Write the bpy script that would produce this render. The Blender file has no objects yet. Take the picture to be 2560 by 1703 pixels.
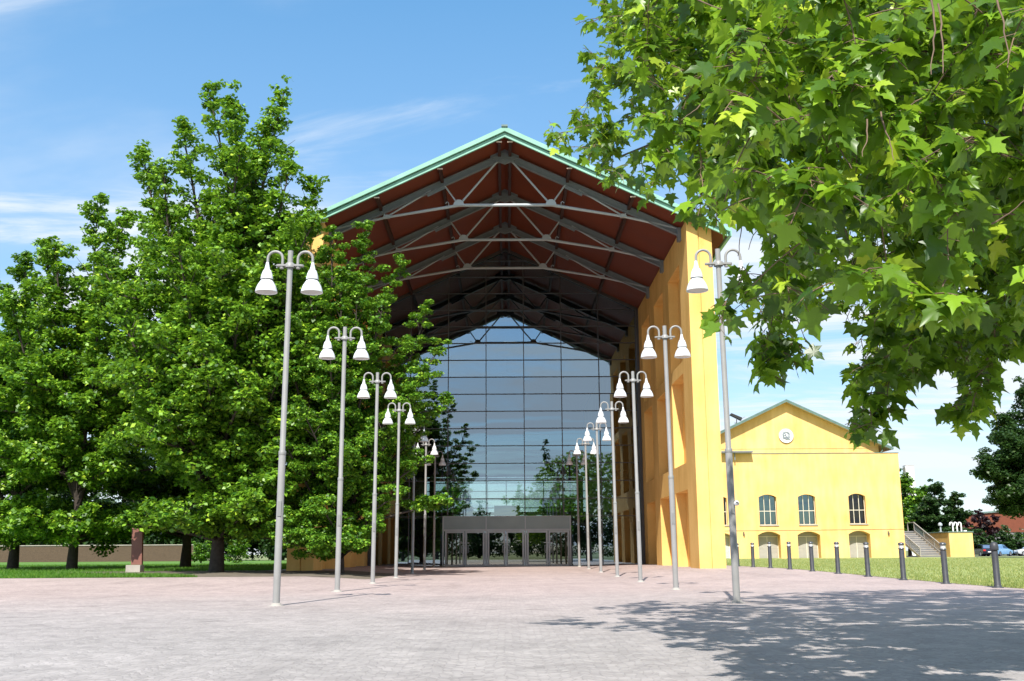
import bpy, math, random
import numpy as np
from mathutils import Vector, Matrix
R = math.radians
SC = bpy.context.scene
COL = SC.collection

# ---------------------------------------------------------------- camera
F_PX, W_PX, H_PX = 2619.6, 2560.0, 1703.0
PITCH, ROLL, YAW = .19995, -.00598, .00628
fwd = Vector((math.sin(YAW)*math.cos(PITCH), math.cos(YAW)*math.cos(PITCH), math.sin(PITCH)))
rgt = Vector((math.cos(YAW), -math.sin(YAW), 0))
upv = rgt.cross(fwd)
r2 = rgt*math.cos(ROLL) + upv*math.sin(ROLL)
u2 = -rgt*math.sin(ROLL) + upv*math.cos(ROLL)
cd = bpy.data.cameras.new('camera'); cam = bpy.data.objects.new('camera', cd); COL.objects.link(cam)
cam.matrix_world = Matrix(((r2.x, u2.x, -fwd.x, 0), (r2.y, u2.y, -fwd.y, 0), (r2.z, u2.z, -fwd.z, 1.0), (0, 0, 0, 1)))
cd.sensor_width = 36; cd.lens = 36*F_PX/W_PX; cd.clip_start = .05; cd.clip_end = 6000
SC.camera = cam

def ray(x, y):
    return fwd + r2*((x-W_PX/2)/F_PX) - u2*((y-H_PX/2)/F_PX)
def at(x, y, Y):
    d = ray(x, y); return Vector((0, 0, 1)) + d*(Y/d.y)

# ---------------------------------------------------------------- light
SUN_EL, SUN_AZ = R(49), R(190)
to_sun = Vector((math.sin(SUN_AZ)*math.cos(SUN_EL), math.cos(SUN_AZ)*math.cos(SUN_EL), math.sin(SUN_EL)))
sl = bpy.data.lights.new('sun', 'SUN'); sl.energy = 5.0; sl.angle = R(.5); sl.color = (1, .95, .87)
so = bpy.data.objects.new('sun', sl); COL.objects.link(so); so.rotation_euler = to_sun.to_track_quat('Z', 'Y').to_euler()
SC.view_settings.view_transform = 'Standard'; SC.view_settings.look = 'None'
SC.view_settings.exposure = .62; SC.view_settings.gamma = 1
SC.cycles.max_bounces = 8; SC.cycles.transparent_max_bounces = 12; SC.cycles.sample_clamp_indirect = 6

def build_world():
    w = bpy.data.worlds.new('World'); SC.world = w; w.use_nodes = True
    nt = w.node_tree; N = nt.nodes; L = nt.links; N.clear()
    out = N.new('ShaderNodeOutputWorld'); bg = N.new('ShaderNodeBackground'); bg.inputs[1].default_value = .1
    sky = N.new('ShaderNodeTexSky'); sky.sky_type = 'NISHITA'; sky.sun_disc = False
    sky.sun_elevation = SUN_EL; sky.sun_rotation = SUN_AZ; sky.altitude = 50; sky.air_density = 1.0; sky.dust_density = .5; sky.ozone_density = 1.6
    hs = N.new('ShaderNodeHueSaturation'); hs.inputs['Hue'].default_value = .494; hs.inputs['Saturation'].default_value = 1.4; hs.inputs['Value'].default_value = 1.2
    L.new(sky.outputs[0], hs.inputs['Color'])
    tc = N.new('ShaderNodeTexCoord'); sep = N.new('ShaderNodeSeparateXYZ'); L.new(tc.outputs['Generated'], sep.inputs[0])
    ad = N.new('ShaderNodeMath'); ad.operation = 'ADD'; ad.inputs[1].default_value = .12; L.new(sep.outputs[2], ad.inputs[0])
    mx = N.new('ShaderNodeMath'); mx.operation = 'MAXIMUM'; mx.inputs[1].default_value = .05; L.new(ad.outputs[0], mx.inputs[0])
    cx = N.new('ShaderNodeMath'); cx.operation = 'DIVIDE'; L.new(sep.outputs[0], cx.inputs[0]); L.new(mx.outputs[0], cx.inputs[1])
    cy = N.new('ShaderNodeMath'); cy.operation = 'DIVIDE'; L.new(sep.outputs[1], cy.inputs[0]); L.new(mx.outputs[0], cy.inputs[1])
    cb = N.new('ShaderNodeCombineXYZ'); L.new(cx.outputs[0], cb.inputs[0]); L.new(cy.outputs[0], cb.inputs[1])
    def layer(scale, loc, rot, nscale, dist, lo, hi, rough=.6):
        mp = N.new('ShaderNodeMapping'); mp.inputs['Scale'].default_value = scale; mp.inputs['Location'].default_value = loc
        mp.inputs['Rotation'].default_value = (0, 0, rot); L.new(cb.outputs[0], mp.inputs[0])
        nz = N.new('ShaderNodeTexNoise'); nz.inputs['Scale'].default_value = nscale; nz.inputs['Detail'].default_value = 9
        nz.inputs['Roughness'].default_value = rough; nz.inputs['Distortion'].default_value = dist; L.new(mp.outputs[0], nz.inputs[0])
        mr = N.new('ShaderNodeMapRange'); mr.interpolation_type = 'SMOOTHSTEP'; mr.inputs[1].default_value = lo; mr.inputs[2].default_value = hi
        L.new(nz.outputs[0], mr.inputs[0]); return mr.outputs[0]
    a = layer((.55, 1.5, 1), (3.1, 1.7, 0), R(12), .9, 1.1, .445, .64, .62)      # wispy cirrus
    b = layer((1, 1.2, 1), (5.3, 8.2, 0), 0, .55, .3, .45, .70, .55)               # broad veils
    s1 = N.new('ShaderNodeMath'); s1.operation = 'MULTIPLY'; s1.inputs[1].default_value = .8; L.new(a, s1.inputs[0])
    s2 = N.new('ShaderNodeMath'); s2.operation = 'MULTIPLY_ADD'; s2.inputs[1].default_value = .5; L.new(b, s2.inputs[0]); L.new(s1.outputs[0], s2.inputs[2])
    # pale veil low in the sky
    mr = N.new('ShaderNodeMapRange'); mr.inputs[1].default_value = .62; mr.inputs[2].default_value = 0.0; mr.inputs[3].default_value = .0; mr.inputs[4].default_value = .42
    L.new(sep.outputs[2], mr.inputs[0])
    s3 = N.new('ShaderNodeMath'); s3.operation = 'ADD'; s3.use_clamp = True; L.new(s2.outputs[0], s3.inputs[0]); L.new(mr.outputs[0], s3.inputs[1])
    # thin bright veil over the northern half of the sky
    vf = N.new('ShaderNodeMapRange'); vf.interpolation_type = 'SMOOTHSTEP'; vf.inputs[1].default_value = -.1; vf.inputs[2].default_value = .7; vf.inputs[4].default_value = .24
    L.new(sep.outputs[1], vf.inputs[0])
    vm = N.new('ShaderNodeMix'); vm.data_type = 'RGBA'; L.new(vf.outputs[0], vm.inputs['Factor']); L.new(hs.outputs[0], vm.inputs[6]); vm.inputs[7].default_value = (1.9, 5.2, 9.2, 1)
    hs = vm
    mix = N.new('ShaderNodeMix'); mix.data_type = 'RGBA'; L.new(s3.outputs[0], mix.inputs['Factor']); L.new(hs.outputs[2], mix.inputs[6]); mix.inputs[7].default_value = (6.0, 6.5, 7.1, 1)
    L.new(mix.outputs[2], bg.inputs[0]); L.new(bg.outputs[0], out.inputs[0])
build_world()

# ---------------------------------------------------------------- materials
def newmat(name):
    m = bpy.data.materials.new(name); m.use_nodes = True
    nt = m.node_tree; return m, nt, nt.nodes, nt.links, nt.nodes['Principled BSDF']

def simple(name, col, rough=.6, metal=0, var=.08, vscale=2.0, bump=0, bscale=40, spec=.5, coat=0):
    m, nt, N, L, P = newmat(name)
    P.inputs['Roughness'].default_value = rough; P.inputs['Metallic'].default_value = metal
    P.inputs['Specular IOR Level'].default_value = spec; P.inputs['Coat Weight'].default_value = coat
    tc = N.new('ShaderNodeTexCoord')
    nz = N.new('ShaderNodeTexNoise'); nz.inputs['Scale'].default_value = vscale; nz.inputs['Detail'].default_value = 6; L.new(tc.outputs['Object'], nz.inputs[0])
    rp = N.new('ShaderNodeValToRGB')
    rp.color_ramp.elements[0].position = .3; rp.color_ramp.elements[1].position = .7
    rp.color_ramp.elements[0].color = (*[c*(1-var) for c in col], 1); rp.color_ramp.elements[1].color = (*[min(1, c*(1+var)) for c in col], 1)
    L.new(nz.outputs[0], rp.inputs[0]); L.new(rp.outputs[0], P.inputs['Base Color'])
    if bump:
        n2 = N.new('ShaderNodeTexNoise'); n2.inputs['Scale'].default_value = bscale; n2.inputs['Detail'].default_value = 4; L.new(tc.outputs['Object'], n2.inputs[0])
        b = N.new('ShaderNodeBump'); b.inputs['Strength'].default_value = bump; b.inputs['Distance'].default_value = .02; L.new(n2.outputs[0], b.inputs['Height']); L.new(b.outputs[0], P.inputs['Normal'])
    return m

def plaster(name, col):
    m, nt, N, L, P = newmat(name); P.inputs['Roughness'].default_value = .85; P.inputs['Specular IOR Level'].default_value = .2
    tc = N.new('ShaderNodeTexCoord')
    def noise(s, sc=(1, 1, 1), det=6):
        mp = N.new('ShaderNodeMapping'); mp.inputs['Scale'].default_value = sc; L.new(tc.outputs['Object'], mp.inputs[0])
        n = N.new('ShaderNodeTexNoise'); n.inputs['Scale'].default_value = s; n.inputs['Detail'].default_value = det; L.new(mp.outputs[0], n.inputs[0]); return n.outputs[0]
    a = noise(.35); b = noise(1.6, (1, 1, .18)); c = noise(9)
    m1 = N.new('ShaderNodeMath'); m1.operation = 'MULTIPLY_ADD'; m1.inputs[1].default_value = .5; L.new(a, m1.inputs[0])
    m0 = N.new('ShaderNodeMath'); m0.operation = 'MULTIPLY'; m0.inputs[1].default_value = .4; L.new(b, m0.inputs[0]); L.new(m0.outputs[0], m1.inputs[2])
    m2 = N.new('ShaderNodeMath'); m2.operation = 'MULTIPLY_ADD'; m2.inputs[1].default_value = .12; L.new(c, m2.inputs[0]); L.new(m1.outputs[0], m2.inputs[2])
    rp = N.new('ShaderNodeValToRGB'); e = rp.color_ramp.elements
    e[0].position = .38; e[0].color = (col[0]*.84, col[1]*.80, col[2]*.72, 1); e[1].position = .62; e[1].color = (min(1, col[0]*1.05), col[1]*1.08, col[2]*1.2, 1)
    L.new(m2.outputs[0], rp.inputs[0]); L.new(rp.outputs[0], P.inputs['Base Color'])
    n2 = N.new('ShaderNodeTexNoise'); n2.inputs['Scale'].default_value = 25; n2.inputs['Detail'].default_value = 5; L.new(tc.outputs['Object'], n2.inputs[0])
    bp = N.new('ShaderNodeBump'); bp.inputs['Strength'].default_value = .25; bp.inputs['Distance'].default_value = .01; L.new(n2.outputs[0], bp.inputs['Height']); L.new(bp.outputs[0], P.inputs['Normal'])
    return m

def leafmat(name, dark, light, trans, tw=.42, rough=.42, spec=.35):
    m, nt, N, L, P = newmat(name)
    g = N.new('ShaderNodeNewGeometry')
    rp = N.new('ShaderNodeValToRGB'); e = rp.color_ramp.elements
    e[0].position = 0; e[0].color = (*dark, 1); e[1].position = .9; e[1].color = (*light, 1)
    em = e.new(.5); em.color = tuple(dark[k]*.62+light[k]*.38 for k in range(3))+(1,)
    e2 = e.new(.985); e2.color = (min(.6, light[0]*1.9), light[1]*1.35, light[2]*1.5, 1)
    L.new(g.outputs['Random Per Island'], rp.inputs[0])
    P.inputs['Roughness'].default_value = rough; P.inputs['Specular IOR Level'].default_value = spec
    L.new(rp.outputs[0], P.inputs['Base Color'])
    t = N.new('ShaderNodeBsdfTranslucent')
    mc = N.new('ShaderNodeMix'); mc.data_type = 'RGBA'; mc.inputs['Factor'].default_value = .7
    L.new(rp.outputs[0], mc.inputs[6]); mc.inputs[7].default_value = (*trans, 1); L.new(mc.outputs[2], t.inputs[0])
    mx = N.new('ShaderNodeMixShader'); mx.inputs[0].default_value = tw
    L.new(P.outputs[0], mx.inputs[1]); L.new(t.outputs[0], mx.inputs[2])
    L.new(mx.outputs[0], N['Material Output'].inputs[0]); return m

def glass(name, refl=.5, tint=(.5, .55, .56), gloss=(.9, .95, 1), rough=0.0, wob=0):
    m, nt, N, L, P = newmat(name); N.remove(P)
    gl = N.new('ShaderNodeBsdfGlossy'); gl.inputs['Roughness'].default_value = rough; gl.inputs['Color'].default_value = (*gloss, 1)
    tr = N.new('ShaderNodeBsdfTransparent'); tr.inputs[0].default_value = (*tint, 1)
    fr = N.new('ShaderNodeFresnel'); fr.inputs[0].default_value = 1.5
    ma = N.new('ShaderNodeMath'); ma.operation = 'ADD'; ma.use_clamp = True; ma.inputs[1].default_value = refl; L.new(fr.outputs[0], ma.inputs[0])
    mx = N.new('ShaderNodeMixShader'); L.new(ma.outputs[0], mx.inputs[0]); L.new(tr.outputs[0], mx.inputs[1]); L.new(gl.outputs[0], mx.inputs[2])
    if wob:
        tc = N.new('ShaderNodeTexCoord'); nz = N.new('ShaderNodeTexNoise'); nz.inputs['Scale'].default_value = .5; nz.inputs['Detail'].default_value = 2; L.new(tc.outputs['Object'], nz.inputs[0])
        b = N.new('ShaderNodeBump'); b.inputs['Strength'].default_value = wob; b.inputs['Distance'].default_value = .05; L.new(nz.outputs[0], b.inputs['Height']); L.new(b.outputs[0], gl.inputs['Normal'])
    L.new(mx.outputs[0], N['Material Output'].inputs[0]); return m

def pavement_mat():
    m, nt, N, L, P = newmat('porphyry_cobbles'); P.inputs['Roughness'].default_value = .7; P.inputs['Specular IOR Level'].default_value = .35
    tc = N.new('ShaderNodeTexCoord'); geo = tc.outputs['Object']
    # gentle arcs: distort coordinates before the cells
    sep = N.new('ShaderNodeSeparateXYZ'); L.new(geo, sep.inputs[0])
    sx = N.new('ShaderNodeMath'); sx.operation = 'MULTIPLY'; sx.inputs[1].default_value = 2*math.pi/1.3; L.new(sep.outputs[0], sx.inputs[0])
    sn = N.new('ShaderNodeMath'); sn.operation = 'SINE'; L.new(sx.outputs[0], sn.inputs[0])
    ab = N.new('ShaderNodeMath'); ab.operation = 'ABSOLUTE'; L.new(sn.outputs[0], ab.inputs[0])
    ay = N.new('ShaderNodeMath'); ay.operation = 'MULTIPLY_ADD'; ay.inputs[1].default_value = .3; L.new(ab.outputs[0], ay.inputs[0]); L.new(sep.outputs[1], ay.inputs[2])
    cb = N.new('ShaderNodeCombineXYZ'); L.new(sep.outputs[0], cb.inputs[0]); L.new(ay.outputs[0], cb.inputs[1])
    vo = N.new('ShaderNodeTexVoronoi'); vo.inputs['Scale'].default_value = 11; vo.inputs['Randomness'].default_value = .55; L.new(cb.outputs[0], vo.inputs[0])
    ve = N.new('ShaderNodeTexVoronoi'); ve.feature = 'DISTANCE_TO_EDGE'; ve.inputs['Scale'].default_value = 11; ve.inputs['Randomness'].default_value = .55; L.new(cb.outputs[0], ve.inputs[0])
    bw = N.new('ShaderNodeSeparateColor'); L.new(vo.outputs['Color'], bw.inputs[0])
    def noise(s, d=5):
        n = N.new('ShaderNodeTexNoise'); n.inputs['Scale'].default_value = s; n.inputs['Detail'].default_value = d; L.new(geo, n.inputs[0]); return n.outputs[0]
    # pinker porphyry towards the hall, greyer setts in front
    mr = N.new('ShaderNodeMapRange'); mr.interpolation_type = 'SMOOTHSTEP'; mr.inputs[1].default_value = 10; mr.inputs[2].default_value = 34
    nb = N.new('ShaderNodeMath'); nb.operation = 'MULTIPLY_ADD'; nb.inputs[1].default_value = 14; L.new(noise(.09), nb.inputs[0]); 
    sb = N.new('ShaderNodeMath'); sb.operation = 'SUBTRACT'; sb.inputs[1].default_value = 7; L.new(sep.outputs[1], sb.inputs[0]); L.new(sb.outputs[0], nb.inputs[2])
    L.new(nb.outputs[0], mr.inputs[0])
    base = N.new('ShaderNodeMix'); base.data_type = 'RGBA'; L.new(mr.outputs[0], base.inputs['Factor']); base.inputs[6].default_value = (.345, .320, .312, 1); base.inputs[7].default_value = (.415, .330, .310, 1)
    # per-sett and broad variation
    v1 = N.new('ShaderNodeMapRange'); v1.inputs[3].default_value = .87; v1.inputs[4].default_value = 1.1; L.new(bw.outputs[0], v1.inputs[0])
    v2 = N.new('ShaderNodeMapRange'); v2.inputs[1].default_value = .25; v2.inputs[2].default_value = .75; v2.inputs[3].default_value = .86; v2.inputs[4].default_value = 1.12; L.new(noise(.35, 8), v2.inputs[0])
    v3 = N.new('ShaderNodeMapRange'); v3.inputs[1].default_value = 0; v3.inputs[2].default_value = .09; v3.inputs[3].default_value = .78; v3.inputs[4].default_value = 1.0; L.new(ve.outputs['Distance'], v3.inputs[0])
    v4 = N.new('ShaderNodeMapRange'); v4.inputs[1].default_value = .3; v4.inputs[2].default_value = .7; v4.inputs[3].default_value = .88; v4.inputs[4].default_value = 1.1; L.new(noise(2.2, 8), v4.inputs[0])
    p1 = N.new('ShaderNodeMath'); p1.operation = 'MULTIPLY'; L.new(v1.outputs[0], p1.inputs[0]); L.new(v2.outputs[0], p1.inputs[1])
    p2 = N.new('ShaderNodeMath'); p2.operation = 'MULTIPLY'; L.new(p1.outputs[0], p2.inputs[0]); L.new(v3.outputs[0], p2.inputs[1])
    p3 = N.new('ShaderNodeMath'); p3.operation = 'MULTIPLY'; L.new(p2.outputs[0], p3.inputs[0]); L.new(v4.outputs[0], p3.inputs[1])
    st = N.new('ShaderNodeMapRange'); st.interpolation_type = 'SMOOTHSTEP'; st.inputs[1].default_value = .60; st.inputs[2].default_value = .72; st.inputs[3].default_value = 1.0; st.inputs[4].default_value = .78; L.new(noise(.8, 9), st.inputs[0])
    mp = N.new('ShaderNodeMapping'); mp.inputs['Scale'].default_value = (1.0, .06, 1); mp.inputs['Rotation'].default_value = (0, 0, R(14)); L.new(geo, mp.inputs[0])
    tn = N.new('ShaderNodeTexNoise'); tn.inputs['Scale'].default_value = 1.1; tn.inputs['Detail'].default_value = 3; L.new(mp.outputs[0], tn.inputs[0])
    tr = N.new('ShaderNodeMapRange'); tr.interpolation_type = 'SMOOTHSTEP'; tr.inputs[1].default_value = .58; tr.inputs[2].default_value = .70; tr.inputs[3].default_value = 1.0; tr.inputs[4].default_value = .90; L.new(tn.outputs[0], tr.inputs[0])
    p4 = N.new('ShaderNodeMath'); p4.operation = 'MULTIPLY'; L.new(p3.outputs[0], p4.inputs[0]); L.new(st.outputs[0], p4.inputs[1])
    p3 = N.new('ShaderNodeMath'); p3.operation = 'MULTIPLY'; L.new(p4.outputs[0], p3.inputs[0]); L.new(tr.outputs[0], p3.inputs[1])
    vm = N.new('ShaderNodeVectorMath'); vm.operation = 'SCALE'; L.new(base.outputs[2], vm.inputs[0]); L.new(p3.outputs[0], vm.inputs['Scale'])
    L.new(vm.outputs[0], P.inputs['Base Color'])
    hh = N.new('ShaderNodeMath'); hh.operation = 'MULTIPLY_ADD'; hh.inputs[1].default_value = .35; L.new(bw.outputs[1], hh.inputs[0])
    vh = N.new('ShaderNodeMapRange'); vh.inputs[1].default_value = 0; vh.inputs[2].default_value = .14; L.new(ve.outputs['Distance'], vh.inputs[0]); L.new(vh.outputs[0], hh.inputs[2])
    b = N.new('ShaderNodeBump'); b.inputs['Strength'].default_value = .35; b.inputs['Distance'].default_value = .010; L.new(hh.outputs[0], b.inputs['Height']); L.new(b.outputs[0], P.inputs['Normal'])
    return m

def brickmat(name, c1, c2, mortar, scale=4):
    m, nt, N, L, P = newmat(name); P.inputs['Roughness'].default_value = .9
    tc = N.new('ShaderNodeTexCoord'); mp = N.new('ShaderNodeMapping'); mp.inputs['Rotation'].default_value = (R(90), 0, 0); L.new(tc.outputs['Object'], mp.inputs[0])
    b = N.new('ShaderNodeTexBrick'); b.inputs['Color1'].default_value = (*c1, 1); b.inputs['Color2'].default_value = (*c2, 1); b.inputs['Mortar'].default_value = (*mortar, 1); b.inputs['Scale'].default_value = scale
    L.new(mp.outputs[0], b.inputs[0]); L.new(b.outputs[0], P.inputs['Base Color']); return m

M = {}
M['plaster'] = plaster('yellow_plaster', (.83, .52, .165))
M['plaster_pale'] = plaster('pale_yellow_plaster', (.85, .535, .20))
M['soffit'] = simple('red_brown_soffit', (.135, .022, .003), .6, var=.12, vscale=.5)
M['purlin'] = simple('dark_red_purlin', (.035, .010, .006), .6)
M['copper'] = simple('green_copper', (.215, .445, .35), .55, var=.16, vscale=1.2)
M['copper_dark'] = simple('grey_green_roof_metal', (.12, .19, .17), .5, var=.2)
M['steel'] = simple('grey_painted_steel', (.165, .19, .21), .42, var=.08, vscale=3)
M['steel_light'] = simple('light_steel', (.36, .40, .43), .35, var=.05)
M['mullion'] = simple('brown_grey_mullion', (.075, .07, .068), .45, .3)
M['alu'] = simple('aluminium_frame', (.33, .345, .36), .42, .3, var=.05)
M['panel'] = simple('teal_grey_panel', (.24, .29, .295), .25, var=.1, vscale=.6)
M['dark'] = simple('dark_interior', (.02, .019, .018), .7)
M['dark_wood'] = simple('dark_interior_wood', (.07, .035, .02), .5)
M['pole'] = simple('pale_grey_lamp_paint', (.27, .27, .265), .42, var=.07, vscale=3)
M['pole_low'] = simple('worn_grey_lamp_paint', (.22, .225, .22), .5, var=.12, vscale=5)
M['shade'] = simple('white_enamel_shade', (.74, .77, .80), .28, var=.04)
M['lens'] = simple('frosted_lamp_glass', (.50, .51, .51), .35)
M['rubber'] = simple('black_rubber', (.02, .02, .02), .7)
M['bollard'] = simple('anthracite_bollard', (.042, .044, .052), .5, var=.2, vscale=6)
M['bollard_head'] = simple('polished_bollard_head', (.12, .125, .135), .3, .6)
M['concrete'] = simple('pale_concrete', (.33, .31, .285), .85, var=.15, bump=.2)
M['stele'] = simple('rust_red_stele', (.20, .082, .062), .6, var=.14, vscale=1.5)
M['stone'] = simple('beige_stone', (.36, .33, .29), .8, var=.12)
M['white'] = simple('white_paint', (.8, .8, .8), .5)
M['cream'] = simple('cream_window_bar', (.72, .66, .54), .5)
M['door_grey'] = simple('grey_door_metal', (.36, .34, .30), .55, var=.06)
M['blue_grey_door'] = simple('blue_grey_door_metal', (.42, .47, .50), .5)
M['emblem'] = simple('emblem_grey', (.22, .25, .28), .5)
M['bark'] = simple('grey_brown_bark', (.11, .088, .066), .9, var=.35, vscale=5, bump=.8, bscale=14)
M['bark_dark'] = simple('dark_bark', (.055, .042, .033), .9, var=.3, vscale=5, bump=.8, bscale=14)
M['twig'] = simple('brown_twig', (.16, .105, .07), .8, var=.3, vscale=6)
M['orange_wall'] = simple('orange_wall', (.17, .045, .022), .8)
M['grey_wall'] = simple('grey_wall', (.18, .18, .19), .8)
M['tyre'] = simple('tyre_rubber', (.02, .02, .022), .8)
M['rim'] = simple('wheel_rim', (.5, .5, .52), .35, .8)
M['car_dark'] = simple('navy_car_paint', (.012, .016, .028), .2, var=.02, coat=.6)
M['car_blue'] = simple('light_blue_car_paint', (.22, .42, .66), .25, var=.02, coat=.6)
M['car_silver'] = simple('silver_car_paint', (.55, .57, .60), .28, .3, var=.02, coat=.6)
M['car_red'] = simple('red_car_paint', (.40, .02, .03), .25, var=.02, coat=.6)
M['tail'] = simple('red_tail_lamp', (.5, .02, .02), .2)
M['poster'] = simple('pale_blue_poster', (.45, .58, .70), .5, var=.1, vscale=3)
M['ink'] = simple('printed_dark_ink', (.07, .09, .12), .6)
M['car_glass'] = glass('car_window_glass', .25, (.08, .1, .11))
M['glass'] = glass('hall_glass', .27, (.48, .56, .56), (.66, .84, 1.0), wob=.012)
M['glass_in'] = glass('inner_glass', .05, (.80, .88, .88))
M['door_glass'] = glass('door_glass', .18, (.34, .36, .30), (.8, .85, .8))
M['window_glass'] = glass('teal_window_glass', .30, (.08, .14, .155), (.36, .54, .60))
M['window_dark'] = glass('dark_window_glass', .02, (.05, .05, .05))
M['pave'] = pavement_mat()
M['brick'] = brickmat('old_brown_brick', (.075, .046, .027), (.11, .07, .042), (.09, .075, .058))  # brick tones lowered so the shade on the wall sits in the colour
M['leaf'] = leafmat('maple_foliage', (.012, .066, .005), (.24, .46, .03), (.30, .55, .03), .30, .45, .5)
M['leaf_mid'] = leafmat('mid_green_foliage', (.010, .055, .006), (.17, .36, .026), (.22, .42, .03), .26, .36, .45)
M['leaf_feather'] = leafmat('feathery_foliage', (.020, .09, .008), (.20, .40, .028), (.24, .46, .03), .28, .45, .35)
M['leaf_dark'] = leafmat('dark_foliage', (.018, .05, .014), (.045, .10, .024), (.08, .17, .03), .35)
M['leaf_purple'] = leafmat('purple_foliage', (.012, .006, .008), (.032, .011, .015), (.06, .012, .012), .3)
M['leaf_plane'] = leafmat('plane_leaf', (.008, .052, .005), (.25, .44, .028), (.34, .54, .03), .38, .38, .5)
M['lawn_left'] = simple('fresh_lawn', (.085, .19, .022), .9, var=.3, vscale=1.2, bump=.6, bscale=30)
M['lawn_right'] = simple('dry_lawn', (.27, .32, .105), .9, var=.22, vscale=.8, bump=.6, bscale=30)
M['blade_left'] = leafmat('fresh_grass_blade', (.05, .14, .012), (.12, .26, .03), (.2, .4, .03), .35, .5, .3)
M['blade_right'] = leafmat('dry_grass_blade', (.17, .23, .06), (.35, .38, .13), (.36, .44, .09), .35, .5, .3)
M['soil'] = simple('bare_shaded_soil', (.14, .115, .085), .95, var=.25, vscale=2, bump=.5)
M['ground'] = simple('grassy_ground', (.16, .19, .07), .95, var=.3, vscale=.3)
M['asphalt'] = simple('asphalt', (.06, .06, .062), .9, var=.15, vscale=3)

# ---------------------------------------------------------------- mesh helpers
class MB:
    def __init__(s): s.v = []; s.f = []; s.sm = []
    def add(s, v, f, smooth=False):
        o = len(s.v); s.v += [tuple(p) for p in v]; s.f += [tuple(i+o for i in q) for q in f]; s.sm += [smooth]*len(f); return s
    def box(s, x0, x1, y0, y1, z0, z1):
        v = [(x, y, z) for z in (z0, z1) for y in (y0, y1) for x in (x0, x1)]
        return s.add(v, [(0, 2, 3, 1), (4, 5, 7, 6), (0, 1, 5, 4), (2, 6, 7, 3), (0, 4, 6, 2), (1, 3, 7, 5)])
    def bar(s, a, b, w, h, up=(0, 0, 1)):
        a, b = Vector(a), Vector(b); d = (b-a).normalized(); u = Vector(up); r = d.cross(u)
        if r.length < 1e-4: r = Vector((1, 0, 0))
        r.normalize(); u = r.cross(d)
        v = []
        for p in (a, b):
            for i, j in ((-1, -1), (1, -1), (1, 1), (-1, 1)): v.append(p + r*(i*w/2) + u*(j*h/2))
        return s.add(v, [(3, 2, 1, 0), (4, 5, 6, 7), (0, 1, 5, 4), (1, 2, 6, 5), (2, 3, 7, 6), (3, 0, 4, 7)])
    def tube(s, pts, rad, n=8, cap=True, smooth=True):
        pts = [Vector(p) for p in pts]
        if not hasattr(rad, '__len__'): rad = [rad]*len(pts)
        v = []; prev = None
        for i, p in enumerate(pts):
            d = (pts[min(i+1, len(pts)-1)] - pts[max(i-1, 0)])
            d = d.normalized() if d.length > 1e-9 else Vector((0, 0, 1))
            if prev is None:
                r = d.cross(Vector((0, 0, 1)))
                if r.length < .05: r = d.cross(Vector((0, 1, 0)))
            else: r = prev - d*prev.dot(d)
            r.normalize(); prev = r; u = d.cross(r)
            for k in range(n):
                a = 2*math.pi*k/n; v.append(p + (r*math.cos(a) + u*math.sin(a))*rad[i])
        f = []
        for i in range(len(pts)-1):
            for k in range(n):
                k2 = (k+1) % n; f.append((i*n+k, i*n+k2, (i+1)*n+k2, (i+1)*n+k))
        s.add(v, f, smooth)
        if cap:
            s.add(v[:n], [tuple(range(n-1, -1, -1))]); s.add(v[-n:], [tuple(range(n))])
        return s
    def lathe(s, prof, c=(0, 0, 0), n=20, smooth=True, capb=False, capt=False):
        v = []; f = []
        for r, z in prof:
            for k in range(n):
                a = 2*math.pi*k/n; v.append((c[0]+r*math.cos(a), c[1]+r*math.sin(a), c[2]+z))
        for i in range(len(prof)-1):
            for k in range(n):
                k2 = (k+1) % n; f.append((i*n+k, i*n+k2, (i+1)*n+k2, (i+1)*n+k))
        s.add(v, f, smooth)
        if capb: s.add(v[:n], [tuple(range(n-1, -1, -1))])
        if capt: s.add(v[-n:], [tuple(range(n))])
        return s
    def prism(s, poly, axis, a, b):
        """poly: 2-D outline; axis 'y': (x,z) extruded along y; 'x': (y,z) along x; 'z': (x,y) along z"""
        def P(p, t): return (p[0], t, p[1]) if axis == 'y' else ((t, p[0], p[1]) if axis == 'x' else (p[0], p[1], t))
        n = len(poly); v = [P(p, a) for p in poly] + [P(p, b) for p in poly]
        f = [tuple(range(n)), tuple(range(2*n-1, n-1, -1))] + [(i, i+n, (i+1) % n+n, (i+1) % n) for i in range(n)]
        return s.add(v, f)
    def build(s, name, mat, parent=None, world=False, bevel=0):
        me = bpy.data.meshes.new(name)
        v = s.v
        if world and parent is not None:
            o = parent.location
            p = parent
            while p.parent: p = p.parent; o = o + p.location
            v = [(a-o.x, b-o.y, c-o.z) for a, b, c in v]
        me.from_pydata([tuple(p) for p in v], [], s.f); me.polygons.foreach_set('use_smooth', s.sm); me.materials.append(mat)
        me.update()
        import bmesh
        bm = bmesh.new(); bm.from_mesh(me); bmesh.ops.recalc_face_normals(bm, faces=bm.faces); bm.to_mesh(me); bm.free()
        o = bpy.data.objects.new(name, me); COL.objects.link(o)
        if parent is not None: o.parent = parent
        if bevel:
            md = o.modifiers.new('bevel', 'BEVEL'); md.width = bevel; md.segments = 2; md.limit_method = 'ANGLE'
        return o

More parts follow.
